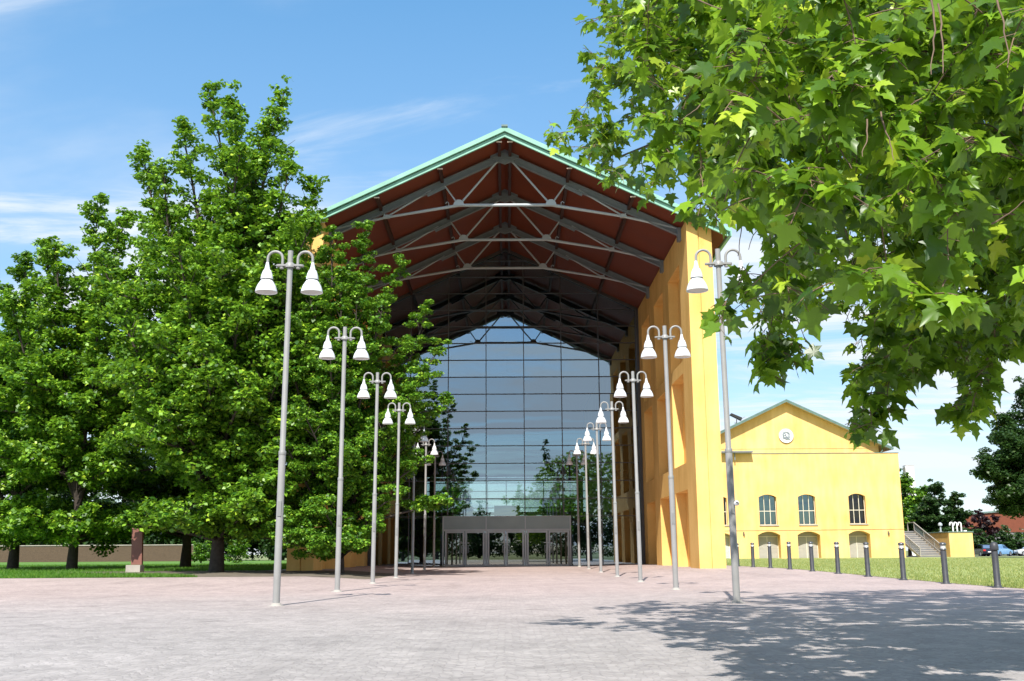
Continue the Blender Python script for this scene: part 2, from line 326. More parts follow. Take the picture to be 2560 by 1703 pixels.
def npmesh(name, V, F, mat, parent=None):
    """fast mesh from arrays: V (n,3); F (m,k) with equal k"""
    me = bpy.data.meshes.new(name); n, k = F.shape
    me.vertices.add(len(V)); me.vertices.foreach_set('co', V.astype(np.float32).ravel())
    me.loops.add(n*k); me.loops.foreach_set('vertex_index', F.astype(np.int32).ravel())
    me.polygons.add(n); me.polygons.foreach_set('loop_start', np.arange(0, n*k, k, dtype=np.int32)); me.polygons.foreach_set('loop_total', np.full(n, k, np.int32))
    me.materials.append(mat); me.update(calc_edges=True); me.validate()
    o = bpy.data.objects.new(name, me); COL.objects.link(o)
    if parent is not None: o.parent = parent
    return o

def tag(o, label, cat, group=None, kind=None):
    if label: o['label'] = label
    if cat: o['category'] = cat
    if group: o['group'] = group
    if kind: o['kind'] = kind
    return o
def thing(name, label, cat, loc=(0, 0, 0), rz=0, group=None):
    o = bpy.data.objects.new(name, None); COL.objects.link(o); o.location = loc; o.rotation_euler = (0, 0, rz); o.empty_display_size = .3
    return tag(o, label, cat, group)
def copy_tree(o, parent=None):
    c = o.copy(); COL.objects.link(c); c.parent = parent
    for ch in list(o.children): copy_tree(ch, c)
    return c

# ---------------------------------------------------------------- ground
def S(t):
    t = np.clip(t, 0, 1); return t*t*(3-2*t)
def gz(x, y):
    b = S((np.abs(x)-5)/3); c = .13*S((y-40)/32); s = .22*S((y-28)/24)
    return c*(1-b) + s*b
def sheet(name, mat, xs, ys, off, kind='structure', inside=None):
    X, Y = np.meshgrid(xs, ys); Z = gz(X, Y)+off
    V = np.stack([X, Y, Z], -1).reshape(-1, 3); nx = len(xs); ny = len(ys)
    i, j = np.meshgrid(np.arange(nx-1), np.arange(ny-1)); a = (j*nx+i).ravel()
    F = np.stack([a, a+1, a+1+nx, a+nx], 1)
    if inside is not None:
        c = V[F].mean(1); F = F[inside(c[:, 0], c[:, 1])]
    o = npmesh(name, V, F, mat); o['kind'] = kind; return o
def strip(name, mat, left, right, y0, y1, n, m, off):
    """sheet between two curves x=left(y), x=right(y)"""
    ys = np.linspace(y0, y1, n); V = []
    for y in ys:
        for t in np.linspace(0, 1, m):
            x = left(y)*(1-t)+right(y)*t; V.append((x, y, float(gz(np.array(x), np.array(y)))+off))
    V = np.array(V); i, j = np.meshgrid(np.arange(m-1), np.arange(n-1)); a = (j*m+i).ravel()
    F = np.stack([a, a+1, a+1+m, a+m], 1); o = npmesh(name, V, F, mat); o['kind'] = 'structure'; return o
ax = np.concatenate([np.array([-3000, -1200, -500, -250, -160, -110, -80, -60, -45]), np.arange(-35, 36, 2.5), np.array([45, 60, 80, 110, 160, 250, 500, 1200, 3000])]).astype(float)
ay = np.concatenate([np.array([-3000, -1000, -300, -120, -60, -20]), np.arange(0, 90, 2.5), np.array([100, 120, 150, 200, 300, 500, 1000, 3000])]).astype(float)
sheet('ground', M['ground'], ax, ay, -.03)
def lawn_right_edge(y): return np.interp(y, [10, 28.9, 57, 63, 400], [14.4, 13.55, 12.75, 12.6, 12.6])
def lawn_left_edge(y): return np.interp(y, [42.0, 45, 47, 52, 60, 70, 90], [-12.2, -14.6, -17.9, -24.6, -36, -50, -80])
strip('pavement', M['pave'], lambda y: -60.0, lambda y: float(lawn_right_edge(y)), -20, 72.5, 60, 60, 0)
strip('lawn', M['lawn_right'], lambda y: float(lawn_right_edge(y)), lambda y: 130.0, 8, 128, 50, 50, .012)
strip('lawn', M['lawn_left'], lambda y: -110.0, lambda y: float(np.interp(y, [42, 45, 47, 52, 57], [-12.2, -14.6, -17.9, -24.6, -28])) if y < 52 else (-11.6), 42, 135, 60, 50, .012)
strip('bare_soil', M['soil'], lambda y: float(np.interp(y, [42, 43.6, 45, 47, 52], [-12.2, -13.4, -14.7, -17.9, -24.7])), lambda y: float(np.interp(y, [42, 44, 49, 52], [-5.6, -5.2, -5.0, -5.2])), 42.2, 51.6, 20, 24, .006)
strip('car_park', M['asphalt'], lambda y: 47.0, lambda y: 130.0, 128, 150, 10, 20, .02)

# grass blades along the lawns
def blades(name, n, sampler, mat, h0, h1, seed):
    r = np.random.default_rng(seed); P = sampler(r, n); n = len(P)
    h = r.uniform(h0, h1, n); a = r.uniform(0, 2*np.pi, n); w = h*.10+.004
    lean = np.stack([r.normal(0, .35, n), r.normal(0, .35, n)], 1)*h[:, None]
    z = gz(P[:, 0], P[:, 1])+.005
    V = np.zeros((n, 3, 3)); dx = np.cos(a)*w; dy = np.sin(a)*w
    V[:, 0] = np.stack([P[:, 0]-dx, P[:, 1]-dy, z], 1); V[:, 1] = np.stack([P[:, 0]+dx, P[:, 1]+dy, z], 1)
    V[:, 2] = np.stack([P[:, 0]+lean[:, 0], P[:, 1]+lean[:, 1], z+h], 1)
    o = npmesh(name, V.reshape(-1, 3), np.arange(n*3).reshape(-1, 3), mat); return tag(o, None, None, None, 'stuff')
def samp_right(r, n):
    y = 26+80*r.random(n)**1.7; e = lawn_right_edge(y); x = e-.12+(np.minimum(45, y*.62)-e+2)*r.random(n); return np.stack([x, y], 1)
def samp_left(r, n):
    y = 42+45*r.random(n)**1.6
    e = np.where(y < 52, np.interp(y, [42, 45, 47, 52], [-12.2, -14.6, -17.9, -24.6])+.12, -11.8); x = e-45*r.random(n)**1.3; return np.stack([x, y], 1)
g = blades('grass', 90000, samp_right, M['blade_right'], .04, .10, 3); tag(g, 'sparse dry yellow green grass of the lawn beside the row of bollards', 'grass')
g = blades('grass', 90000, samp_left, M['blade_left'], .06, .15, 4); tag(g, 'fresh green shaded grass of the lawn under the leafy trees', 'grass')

# ---------------------------------------------------------------- concert hall
HX, HT = 9.18, 10.45          # inner and outer face of the side walls
YF, YG, YB = 50.9, 71.0, 122.0
zs = lambda x: 22.0-.478*abs(x)     # soffit
hall = thing('concert_hall', 'tall yellow concert hall with a gabled open porch, steel roof trusses and a glass front', 'building', (0, YF, 0))
def hb(mb, name, mat, parent=hall, **k): return mb.build(name, mat, parent, world=True, **k)
bays = [(53.4, 57.3), (59.35, 63.1), (65.3, 69.1)]
rows = [(-.3, 4.1), (5.45, 10.06), (10.7, 15.9)]
for s in (-1, 1):
    m = MB()
    def bx(x0, x1, y0, y1, z0, z1):
        a, b = sorted((s*x0, s*x1)); m.box(a, b, y0, y1, z0, z1)
    ztop = 17.5
    # front pier with a vertical joint
    bx(HX, 9.755, YF, 53.4, -.3, ztop); bx(9.755, 9.80, YF+.09, 53.4, -.3, ztop); bx(9.80, HT, YF+.02, 53.4, -.3, ztop-.35)
    bx(9.72, HT, 53.4, YB, -.3, ztop-.35)
    edges = [53.4]
    for (a, b) in bays: edges += [a, b]
    py = 53.4
    for (a, b) in bays + [(YB, YB)]:
        if a > py: bx(HX, 9.72, py, a, -.3, ztop)
        py = b
    for (a, b) in bays:
        bx(HX, 9.72, a, b, 4.1, 5.45); bx(HX, 9.72, a, b, 10.06, 10.7); bx(HX, 9.72, a, b, 15.9, ztop)
    w = hb(m, 'side_wall', M['plaster'])
# roof: soffit boards, metal covering, fascia tiers
E = 11.2
m = MB(); y0, y1 = 50.55, YB+1
for s in (-1, 1): m.prism([(0, 22.0), (s*E, zs(E)), (s*E, zs(E)+.12), (0, 22.12)], 'y', y0, YG+.05)
roof = hb(m, 'roof', M['soffit'])
m = MB()
for s in (-1, 1): m.prism([(0, 22.0), (s*E, zs(E)), (s*E, zs(E)+.12), (0, 22.12)], 'y', YG+.06, y1)
hb(m, 'inner_ceiling', M['dark'], roof)  # roof underside behind the glass, coloured near black to imitate indoor shade
m = MB()
for s in (-1, 1):
    m.prism([(0, 22.13), (s*(E+.05), zs(E+.05)+.13), (s*(E+.05), zs(E+.05)+.2), (0, 22.2)], 'y', y0-.05, y1)
hb(m, 'roof_covering', M['copper'], roof)
m = MB()
for s in (-1, 1):
    m.prism([(0, 21.86), (s*E, zs(E)-.14), (s*E, zs(E)+.075), (0, 22.075)], 'y', 50.42, 50.545)
    m.prism([(0, 22.11), (s*(E+.1), zs(E+.1)+.11), (s*(E+.1), zs(E+.1)+.30), (0, 22.36)], 'y', 50.28, 50.49)
    m.box(*sorted((s*(E+.06), s*(E+.2))), 50.5, y1, zs(E)-.1, zs(E)+.2)
hb(m, 'fascia', M['copper'], roof)
m = MB(); m.box(-.16, .16, 50.22, 50.9, 22.33, 22.43); hb(m, 'ridge_cap', M['copper_dark'], roof)
for x in (-9.6, -6.5, -3.3, -.28, .28, 3.3, 6.5, 9.6): hb(MB().bar((x, 50.62, zs(x)-.14), (x, YG-.2, zs(x)-.14), .16, .28), 'purlin', M['purlin'], roof)
M['acoustic'] = simple('pale_acoustic_panel', (.75, .78, .8), .5)
M['timber_end'] = simple('pale_timber_end', (.55, .42, .34), .7)
for x in (-9.2, -6.5, -3.3, -.28, .28, 3.3, 6.5, 9.2): hb(MB().box(x-.14, x+.14, 50.56, 50.61, zs(x)-.26, zs(x)-.20), 'purlin_end_plate', M['timber_end'], roof)
# trusses
def truss(Y):
    m = MB()
    for s in (-1, 1):
        a, b = Vector((0, Y, 21.66)), Vector((s*9.15, Y, 17.36))
        up = (0, 0, 1); d = (b-a).normalized(); n = Vector((-d.z*s, 0, d.x*s)) if s > 0 else Vector((d.z, 0, -d.x))
        m.bar(a, b, .06, .30); m.bar(a+Vector((0, 0, .17)), b+Vector((0, 0, .17)), .24, .035); m.bar(a-Vector((0, 0, .17)), b-Vector((0, 0, .17)), .24, .035)
        m.bar((s*3.15, Y, 19.98), (s*4.1, Y, 19.50), .05, .22)
        m.box(*sorted((s*9.0, s*9.19)), Y-.2, Y+.2, 16.9, 17.6)
    m.prism([(-.75, 21.5), (0, 21.2), (.75, 21.5), (.75, 21.72), (0, 22.02), (-.75, 21.72)], 'y', Y-.09, Y+.09)
    for s in (-1, 1):
        for k in range(3): m.box(*sorted((s*(3.5+k*.12), s*(3.55+k*.12))), Y-.14, Y+.14, 20.35-k*.05, 20.45-k*.05)
    t = hb(m, 'truss', M['steel'])
    m = MB()
    m.tube([(-2.42, Y, 18.93), (2.42, Y, 18.93)], .085, 10)
    for s in (-1, 1): m.tube([(s*2.42, Y, 18.93), (s*6.22, Y, 18.28), (s*9.0, Y, 17.62)], [.085, .07, .06], 10)
    hb(m, 'tie_rod', M['steel_light'], t)
    for s in (-1, 1):
        for pa, pb, rr in (((.34, 21.42), (2.36, 19.0), .058), ((2.48, 19.0), (3.2, 20.05), .045), ((3.9, 19.75), (6.15, 18.34), .048), ((6.25, 18.34), (6.55, 18.7), .035)):
            hb(MB().tube([(s*pa[0], Y, pa[1]), (s*pb[0], Y, pb[1])], rr, 8), 'strut', M['steel_light'], t)
        x = s*2.42; hb(MB().prism([(x-.30, 18.88), (x+.30, 18.88), (x+.24, 19.06), (x+.1, 19.2), (x-.1, 19.2), (x-.24, 19.06)], 'y', Y-.12, Y+.12), 'gusset', M['steel_light'], t)
        x = s*6.22; hb(MB().prism([(x-.18, 18.22), (x+.18, 18.22), (x+.12, 18.4), (x-.12, 18.4)], 'y', Y-.1, Y+.1), 'gusset', M['steel_light'], t)
        hb(MB().tube([(s*2.95, Y-.1, 18.82), (s*2.95, Y-.1, 19.02), (s*3.02, Y-.1, 19.08), (s*3.12, Y-.1, 19.0)], .022, 6), 'hook', M['steel_light'], t)
for Y in (52.6, 58.8, 65.0): truss(Y)
# glass front
m = MB()
gx = 9.1; m.prism([(-gx, 12.83), (gx, 12.83), (gx, zs(gx)-.02), (0, 21.95), (-gx, zs(gx)-.02)], 'y', YG, YG+.03)
rp_ = random.Random(21); xe = [-gx, -6.52, -3.94, -1.35, 1.24, 3.82, 6.40, gx]; ze = [0.0]+[3.39+1.18*k for k in range(9)]
for i in range(7):                                   # every pane hangs a touch out of true
    for j in range(9):
        a, b = rp_.gauss(0, .0011), rp_.gauss(0, .0011); cx_, cz_ = (xe[i]+xe[i+1])/2, (ze[j]+ze[j+1])/2
        m.add([(x, YG+.004+a*(x-cx_)+b*(z-cz_), z) for x, z in ((xe[i], ze[j]), (xe[i+1], ze[j]), (xe[i+1], ze[j+1]), (xe[i], ze[j+1]))], [(0, 1, 2, 3)])
gw = hb(m, 'glass_wall', M['glass'])
m = MB(); xm = [-8.98, -6.52, -3.94, -1.35, 1.24, 3.82, 6.40, 8.98]
for x in xm: m.box(x-.027, x+.027, YG-.10, YG-.012, 3.45 if abs(x) < 4 else .05, zs(x)-.03)
zr = [3.39+1.18*k for k in range(0, 16)]
for z in zr:
    xe = min(9.05, (21.9-z)/.478)
    if xe > .5: m.box(-xe, xe, YG-.085, YG-.014, z-.024, z+.024)
hb(m, 'mullion', M['mullion'], gw)
m = MB()
for s in (-1, 1):
    m.bar((0, YG-.16, zs(0)-.12), (s*9.1, YG-.16, zs(9.1)-.12), .12, .2)
    m.box(*sorted((s*9.0, s*9.17)), YG-.42, YG-.11, 0, 17.5)
hb(m, 'frame', M['mullion'], gw)
# entrance
ent = hb(MB().box(-4.25, -4.16, YG-.30, YG-.12, .05, 3.36).box(4.20, 4.29, YG-.30, YG-.12, .05, 3.36).box(-4.25, 4.29, YG-.30, YG-.12, 3.36, 3.41)
         .box(-4.16, 4.20, YG-.30, YG-.12, 2.44, 2.56).box(-1.41, -1.29, YG-.32, YG-.12, .05, 2.44).box(1.20, 1.32, YG-.32, YG-.12, .05, 2.44)
         .box(-1.39, -1.31, YG-.30, YG-.12, 2.56, 3.36).box(1.22, 1.30, YG-.30, YG-.12, 2.56, 3.36), 'entrance_frame', M['alu'])
m = MB()
for a, b in ((-4.16, -1.39), (-1.31, 1.22), (1.30, 4.20)): m.box(a, b, YG-.22, YG-.17, 2.56, 3.36)
hb(m, 'transom_panel', M['panel'], ent)
def door(x0, x1, handle_x):
    y = YG-.26; m = MB()
    m.box(x0, x0+.12, y-.03, y+.03, .08, 2.43).box(x1-.12, x1, y-.03, y+.03, .08, 2.43).box(x0+.12, x1-.12, y-.03, y+.03, .08, .26).box(x0+.12, x1-.12, y-.03, y+.03, 2.31, 2.43)
    d = hb(m, 'door', M['alu'])
    hb(MB().box(x0+.12, x1-.12, y-.006, y+.006, .26, 2.31), 'door_pane', M['door_glass'], d)
    h = MB(); sx = handle_x; sg = 1 if handle_x == x0 else -1; hx = sx+sg*.2
    h.tube([(sx+sg*.06, y-.03, 1.0), (sx+sg*.06, y-.1, 1.0), (hx, y-.1, 1.02), (hx, y-.1, 1.48), (sx+sg*.06, y-.1, 1.5), (sx+sg*.06, y-.03, 1.5)], .018, 6)
    h.bar((sx+sg*-.02, y-.07, 1.66), (sx+sg*.28, y-.07, 1.66), .05, .05)
    hb(h, 'handle', M['steel_light'], d)
for a, b in ((-4.10, -1.43), (-1.28, 1.19), (1.33, 4.19)):
    c = (a+b)/2; door(a+.02, c-.02, c-.02); door(c+.02, b-.02, c+.02)
# inside
hb(MB().box(-9.1, 9.1, YG+.05, YB, .0, .05), 'hall_floor', M['dark_wood'])
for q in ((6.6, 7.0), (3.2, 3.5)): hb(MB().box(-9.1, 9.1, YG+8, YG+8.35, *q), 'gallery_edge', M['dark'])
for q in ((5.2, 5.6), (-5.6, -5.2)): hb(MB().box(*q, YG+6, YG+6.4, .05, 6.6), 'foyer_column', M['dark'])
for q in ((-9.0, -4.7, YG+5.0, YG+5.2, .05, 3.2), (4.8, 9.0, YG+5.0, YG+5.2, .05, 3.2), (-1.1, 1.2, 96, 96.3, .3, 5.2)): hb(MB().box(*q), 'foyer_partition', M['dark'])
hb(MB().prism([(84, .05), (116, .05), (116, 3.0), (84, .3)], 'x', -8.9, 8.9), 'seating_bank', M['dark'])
m = MB()
for x in np.arange(-8.6, 8.7, 2.15): m.box(x-.05, x+.05, YB-.4, YB-.25, 0, 10.2)
for z in np.arange(3.2, 10.2, .95): m.box(-9.1, 9.1, YB-.5, YB-.42, z-.05, z+.05)
for z in (5.4, 9.3): m.box(-9.1, 9.1, YB-.7, YB-.52, z-.18, z+.18)
fw = hb(MB().box(-9.1, 9.1, YB-.2, YB-.18, 0, 10.2), 'far_glass_wall', M['glass_in'])
hb(m, 'far_glazing_bar', M['mullion'], fw)
for k in range(5):
    m = MB(); y = 88+k*6; zc = 10.6+k*.15
    n = 9; top = [(-3.6+7.2*i/(n-1), zc+.5*math.sin(math.pi*i/(n-1))) for i in range(n)]
    m.prism(top+[(x, z+.07) for x, z in top[::-1]], 'y', y, y+2.2)
    hb(m, 'acoustic_panel', M['acoustic'], hall)
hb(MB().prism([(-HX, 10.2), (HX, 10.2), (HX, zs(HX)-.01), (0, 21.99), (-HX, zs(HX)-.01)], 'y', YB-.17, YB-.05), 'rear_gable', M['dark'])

# posters on stands seen behind the doors
for x, lab in ((-3.72, 'pale blue notice panel standing behind the leftmost glass door'), (3.55, 'pale blue notice panel standing behind the rightmost glass door')):
    t = thing('notice_panel', lab, 'notice', (x, YG-.12+.5, .05))
    MB().box(-.27, .27, -.02, .02, .12, 2.0).build('panel', M['poster'], t)
    m = MB()
    for k in range(4): m.box(-.2+.1*k, -.13+.1*k, -.028, -.022, 1.5, 1.85)
    m.build('heading', M['ink'], t)
    for j, z in enumerate((1.25, 1.05, .85, .62, .45)):
        MB().box(-.22, -.10+.05*(j % 3), -.028, -.022, z, z+.1).build('text_block', M['ink'], t); MB().box(.02, .16+.03*(j % 2), -.028, -.022, z, z+.12).build('picture_block', M['ink'], t)
    MB().box(-.3, .3, -.2, .2, 0, .03).box(-.2, -.16, -.02, .02, .03, .12).box(.16, .2, -.02, .02, .03, .12).build('foot', M['alu'], t)

# ---------------------------------------------------------------- street lamps
def make_lamp():
    t = thing('street_lamp', None, 'street lamp', group='double-headed lamp posts along the plaza')
    p = MB().lathe([(.072, -.05), (.072, 3.0), (.066, 3.04), (.058, 3.06), (.056, 7.29)], n=14, capt=True).build('pole', M['pole'], t)
    MB().lathe([(.17, -.04), (.17, .008), (.10, .012), (.10, .05), (.074, .055)], n=18).build('base_plate', M['concrete'], p)
    m = MB().box(-.035, .035, -.085, -.066, 1.75, 2.05); m.build('service_hatch', M['pole_low'], p)
    MB().lathe([(.0765, 2.98), (.078, 3.0), (.078, 3.05), (.06, 3.07)], n=14).build('collar', M['pole_low'], p)
    m = MB(); n = 10; pts = []
    for k in range(n+1): a = -math.pi/2+math.pi*k/n; pts.append((.235+.055*math.cos(a)*1.0, .06*math.sin(a)))
    for k in range(n+1): a = math.pi/2+math.pi*k/n; pts.append((-.235+.055*math.cos(a), .06*math.sin(a)))
    m.prism(pts, 'z', 6.95, 6.985); m.lathe([(.1, 6.92), (.1, 7.0), (.065, 7.03)], n=12)
    for x in (-.17, .17): m.lathe([(.045, 6.9), (.05, 6.94), (.05, 6.95)], (x, 0, 0), 10, capb=True)
    m.build('bracket', M['pole'], t)
    for s in (-1, 1):
        pts = [(s*.16, 0, 6.985), (s*.16, 0, 7.12)]
        for k in range(1, 11): a = math.pi*k/10; pts.append((s*(.315-.155*math.cos(a)), 0, 7.12+.155*math.sin(a)))
        pts += [(s*.47, 0, 7.06), (s*.475, 0, 7.02)]
        MB().tube(pts, .029, 10).build('arm', M['pole'], t)
        tx, ty = s*.475, 0
        sh = MB().lathe([(.030, 7.035), (.034, 7.0), (.05, 6.92), (.062, 6.885), (.064, 6.875), (.078, 6.865), (.105, 6.80), (.125, 6.72), (.13, 6.67), (.128, 6.655),
                         (.118, 6.65), (.122, 6.64), (.15, 6.60), (.19, 6.53), (.216, 6.46), (.228, 6.40), (.232, 6.385), (.226, 6.385), (.20, 6.45)], (tx, ty, 0), 24).build('lamp_shade', M['shade'], t)
        MB().lathe([(.0, 6.40), (.12, 6.398), (.219, 6.402)], (tx, ty, 0), 24).build('lens', M['lens'], sh)
        MB().lathe([(.129, 6.648), (.133, 6.654), (.133, 6.66), (.129, 6.664)], (tx, ty, 0), 20).build('gasket', M['rubber'], sh)
        MB().lathe([(.064, 6.868), (.069, 6.872), (.069, 6.877), (.064, 6.882)], (tx, ty, 0), 16).build('gasket', M['rubber'], sh)
    return t
lamp0 = make_lamp()
LW = 4.567; LY = [21.39+7.631*i for i in range(7)]
lab_l = ['nearest grey twin lamp post of the left row, standing on sunlit paving',
         'second grey twin lamp post of the left row, its heads against tree leaves',
         'third grey twin lamp post of the left row, in front of the dark tree crowns',
         'fourth grey twin lamp post of the left row, right beside the feathery tree foliage',
         'fifth twin lamp post of the left row, half hidden in shade by feathery branches',
         'sixth twin lamp post of the left row, thin and dark behind the feathery tree',
         'last twin lamp post of the left row, closest to the glass entrance doors']
lab_r = ['nearest twin lamp post of the right row, top among plane leaves, white box on pole',
         'second twin lamp post of the right row, standing in front of the yellow front pillar',
         'third twin lamp post of the right row, in front of the inner yellow porch wall',
         'fourth twin lamp post of the right row, in front of the reflected right wall edge',
         'fifth twin lamp post of the right row, its heads against the blue sky reflection',
         'sixth twin lamp post of the right row, overlapping the next lamp before the glass',
         'last twin lamp post of the right row, beside the right end of the entrance doors']
rg = random.Random(5)
lampR0 = None
first = True
for s, labs in ((-1, lab_l), (1, lab_r)):
    for i in range(7):
        o = lamp0 if first else copy_tree(lamp0); first = False
        x, y = s*LW, LY[i]
        o.location = (x, y, float(gz(np.array(x), np.array(y)))); o['label'] = labs[i]
        o.rotation_euler = (rg.uniform(-.004, .004), (.008 if s > 0 else .002)*-1 if s > 0 else .004, rg.uniform(-.06, .06))
        if s > 0 and i == 0: lampR0 = o
m = MB().lathe([(.0, 0), (.045, .0), (.05, .03), (.05, .12), (.03, .14)], n=12, capb=True); m.box(-.02, .02, -.02, .06, .05, .09)
m2 = MB(); m2.v = [(p[0]+.07, -.1-p[2]*.6, 1.95+p[1]) for p in m.v]; m2.f = m.f; m2.sm = m.sm
m2.build('camera_unit', M['white'], lampR0)

# ---------------------------------------------------------------- bollards
def make_bollard(kind):
    t = thing('bollard', None, 'bollard', group='grey lighting bollards along the lawn edge')
    MB().lathe([(.15, -.03), (.15, .018), (.105, .022), (.098, .06), (.086, .08), (.086, .96), (.083, .97)], n=18).build('post', M['bollard'], t)
    if kind == 0:
        MB().lathe([(.075, .97), (.075, .985), (.108, .99), (.112, 1.03), (.112, 1.09), (.10, 1.15), (.07, 1.195), (.03, 1.215), (0, 1.22)], n=20).build('cap', M['bollard'], t)
    else:
        c = MB().lathe([(.075, .97), (.075, .985), (.098, .99), (.1, 1.0), (.1, 1.03), (.088, 1.035)], n=18).lathe([(.088, 1.13), (.1, 1.135), (.1, 1.17), (.085, 1.20), (.04, 1.215), (0, 1.22)], n=18).build('cap', M['bollard_head'], t)
        MB().lathe([(.08, 1.03), (.08, 1.135)], n=14).build('lens', M['lens'], c)
    return t
bp = [(12.46, 56.96), (12.12, 52.13), (12.48, 50.4), (12.56, 47.46), (12.37, 43.45), (12.84, 41.65), (12.89, 38.46), (13.02, 35.32), (13.06, 32.04), (13.24, 28.89)]
bp = [(float(np.interp(y, [28.9, 57], [13.22, 12.36])), y) for y in np.linspace(57.2, 28.9, 10)]
bl = ['farthest grey bollard of the row, partly hidden by the nearest right lamp post',
      'second farthest bollard, just right of the nearest right lamp post',
      'grey bollard in front of the left grey double door of the yellow building',
      'grey bollard between the left and middle double doors of the yellow building',
      'grey bollard in front of the middle grey double door of the yellow building',
      'grey bollard between the middle and right double doors of the yellow building',
      'grey bollard in front of the right grey double door, under the dark window',
      'grey bollard in front of the yellow building right corner, left of the stairs',
      'grey bollard in front of the foot of the outdoor stairs and small annex',
      'nearest and largest bollard with a round domed cap, in front of the parked cars']
bol = {1: make_bollard(1), 0: make_bollard(0)}; used = set()
for i, (x, y) in enumerate(bp):
    k = 0 if i == 9 else 1
    o = bol[k] if k not in used else copy_tree(bol[k]); used.add(k)
    o.location = (x, y, float(gz(np.array(x), np.array(y)))); o['label'] = bl[i]; o.rotation_euler = (0, rg.uniform(-.01, .01), rg.uniform(0, 6))

# ---------------------------------------------------------------- yellow building on the right
B0 = .2
b2 = thing('yellow_building', 'broad pale yellow building with a low gable, round white emblem and arched windows', 'building', (32.4, 120, B0))
def b2b(mb, name, mat, parent=b2, **k): return mb.build(name, mat, parent, world=True, **k)
def arch(xl, xr, zsn, zt, n=10):
    """points of a segmental arch from left spring to right spring"""
    w = (xr-xl)/2; h = zt-zsn; Rr = (w*w+h*h)/(2*h); cx = (xl+xr)/2; cz = zt-Rr; a = math.asin(w/Rr)
    return [(cx+Rr*math.sin(-a+2*a*k/n), cz+Rr*math.cos(-a+2*a*k/n)) for k in range(n+1)]
wins = [(23.05, 25.0, 3.92, 6.95, 7.2), (28.64, 30.65, 3.92, 7.03, 7.32), (33.11, 35.06, 3.95, 7.04, 7.32), (38.85, 40.76, 4.0, 7.08, 7.38)]
drs = [(22.9, 25.36, -.1, 2.75, 3.1), (28.36, 30.87, -.1, 2.79, 3.18), (32.83, 35.37, -.1, 2.78, 3.18), (38.6, 41.02, -.1, 2.84, 3.22)]
m = MB(); Y0 = 120.0; XL, XR = 20.0, 44.9
def band(ops, z0, z1, depth):
    x = XL
    for (xl, xr, zb, zp, zt) in ops:
        m.box(x, xl, Y0, Y0+depth, z0, z1)
        if zb > z0: m.box(xl, xr, Y0, Y0+depth, z0, zb)
        m.prism(arch(xl, xr, zp, zt)+[(xr, z1), (xl, z1)], 'y', Y0, Y0+depth); x = xr
    m.box(x, XR, Y0, Y0+depth, z0, z1)
band(drs, -.1, 3.6, 1.4); band(wins, 3.6, 8.0, .6)
m.box(XL, XR, Y0, Y0+.6, 8.0, 11.95); m.box(XR-.4, XR, Y0+1.4, 150, -.1, 11.9)
m.box(XL, XR, Y0+.6, Y0+1.4, 3.6, 3.7)
b2b(m, 'wall', M['plaster_pale'])
b2b(MB().box(XL, XR-.4, Y0+2.6, Y0+2.7, -.1, 11.8).box(XL, XR-.4, Y0+1.4, Y0+2.6, 3.55, 3.65), 'interior_wall', M['dark'])
b2b(MB().box(XL, XR+.06, Y0-.05, Y0+1.2, 11.95, 12.02), 'ledge', M['copper_dark'])
b2b(MB().box(XL, 28.07, Y0-.9, Y0-.06, 12.03, 12.2).box(26.0, 26.12, Y0-.5, Y0-.4, 11.2, 12.03), 'parapet_beam', M['steel'])
GX, GA = 32.43, 17.95
gs = .472
m = MB(); m.prism([(GX-10.6, 12.02), (GX+10.6, 12.02), (GX+10.6, GA-gs*10.6), (GX, GA), (GX-10.6, GA-gs*10.6)], 'y', Y0+.9, Y0+1.5)
m.box(GX+10.2, GX+10.6, Y0+1.5, 150, 11.9, 12.9)
m.box(GX-10.6, GX+10.6, Y0+.86, Y0+.9, 12.6, 12.66)
b2b(m, 'gable', M['plaster_pale'])
m = MB()
for s in (-1, 1):
    m.prism([(GX, GA+.02), (GX+s*11.9, GA+.02-gs*11.9), (GX+s*11.9, GA+.14-gs*11.9), (GX, GA+.14)], 'y', Y0+.0, 150)
rf = b2b(m, 'roof', simple('pale_soffit_board', (.55, .43, .24), .8))
m = MB()
for s in (-1, 1):
    m.prism([(GX, GA+.145), (GX+s*12.0, GA+.145-gs*12.0), (GX+s*12.0, GA+.30-gs*12.0), (GX, GA+.30)], 'y', Y0-.08, 150)
    m.prism([(GX, GA-.02), (GX+s*11.95, GA-.02-gs*11.95), (GX+s*11.95, GA+.14-gs*11.95), (GX, GA+.14)], 'y', Y0-.06, Y0-.003)
b2b(m, 'roof_covering', M['copper_dark'], rf)
b2b(MB().tube([(GX+10.8, Y0+.6, 12.55), (GX+10.9, Y0+.4, 12.35), (GX+10.6, Y0+.3, 12.05)], .05, 8), 'downpipe', M['copper_dark'], rf)
for i, (xl, xr, zb, zp, zt) in enumerate(wins):
    w = .05; m = MB(); y = Y0+.42
    m.box(xl, xl+w, y, y+.06, zb, zp).box(xr-w, xr, y, y+.06, zb, zp).box(xl+w, xr-w, y, y+.06, zb, zb+w)
    for k in (1, 2): x = xl+(xr-xl)*k/3; m.box(x-.03, x+.03, y, y+.06, zb+w, zp+.2)
    zc = zb+(zp-zb)*.5; m.box(xl+w, xr-w, y-.004, y+.062, zc-.035, zc+.035)
    f = b2b(m, 'window', M['cream'])
    b2b(MB().prism([(xl, zb), (xr, zb)]+arch(xl, xr, zp, zt)[::-1], 'y', y+.08, y+.09), 'pane', M['window_glass'] if i in (1, 2) else M['window_dark'], f)
    b2b(MB().box(xl-.06, xr+.14, Y0-.1, Y0+.42, zb-.12, zb-.005), 'sill', M['stone'], f)
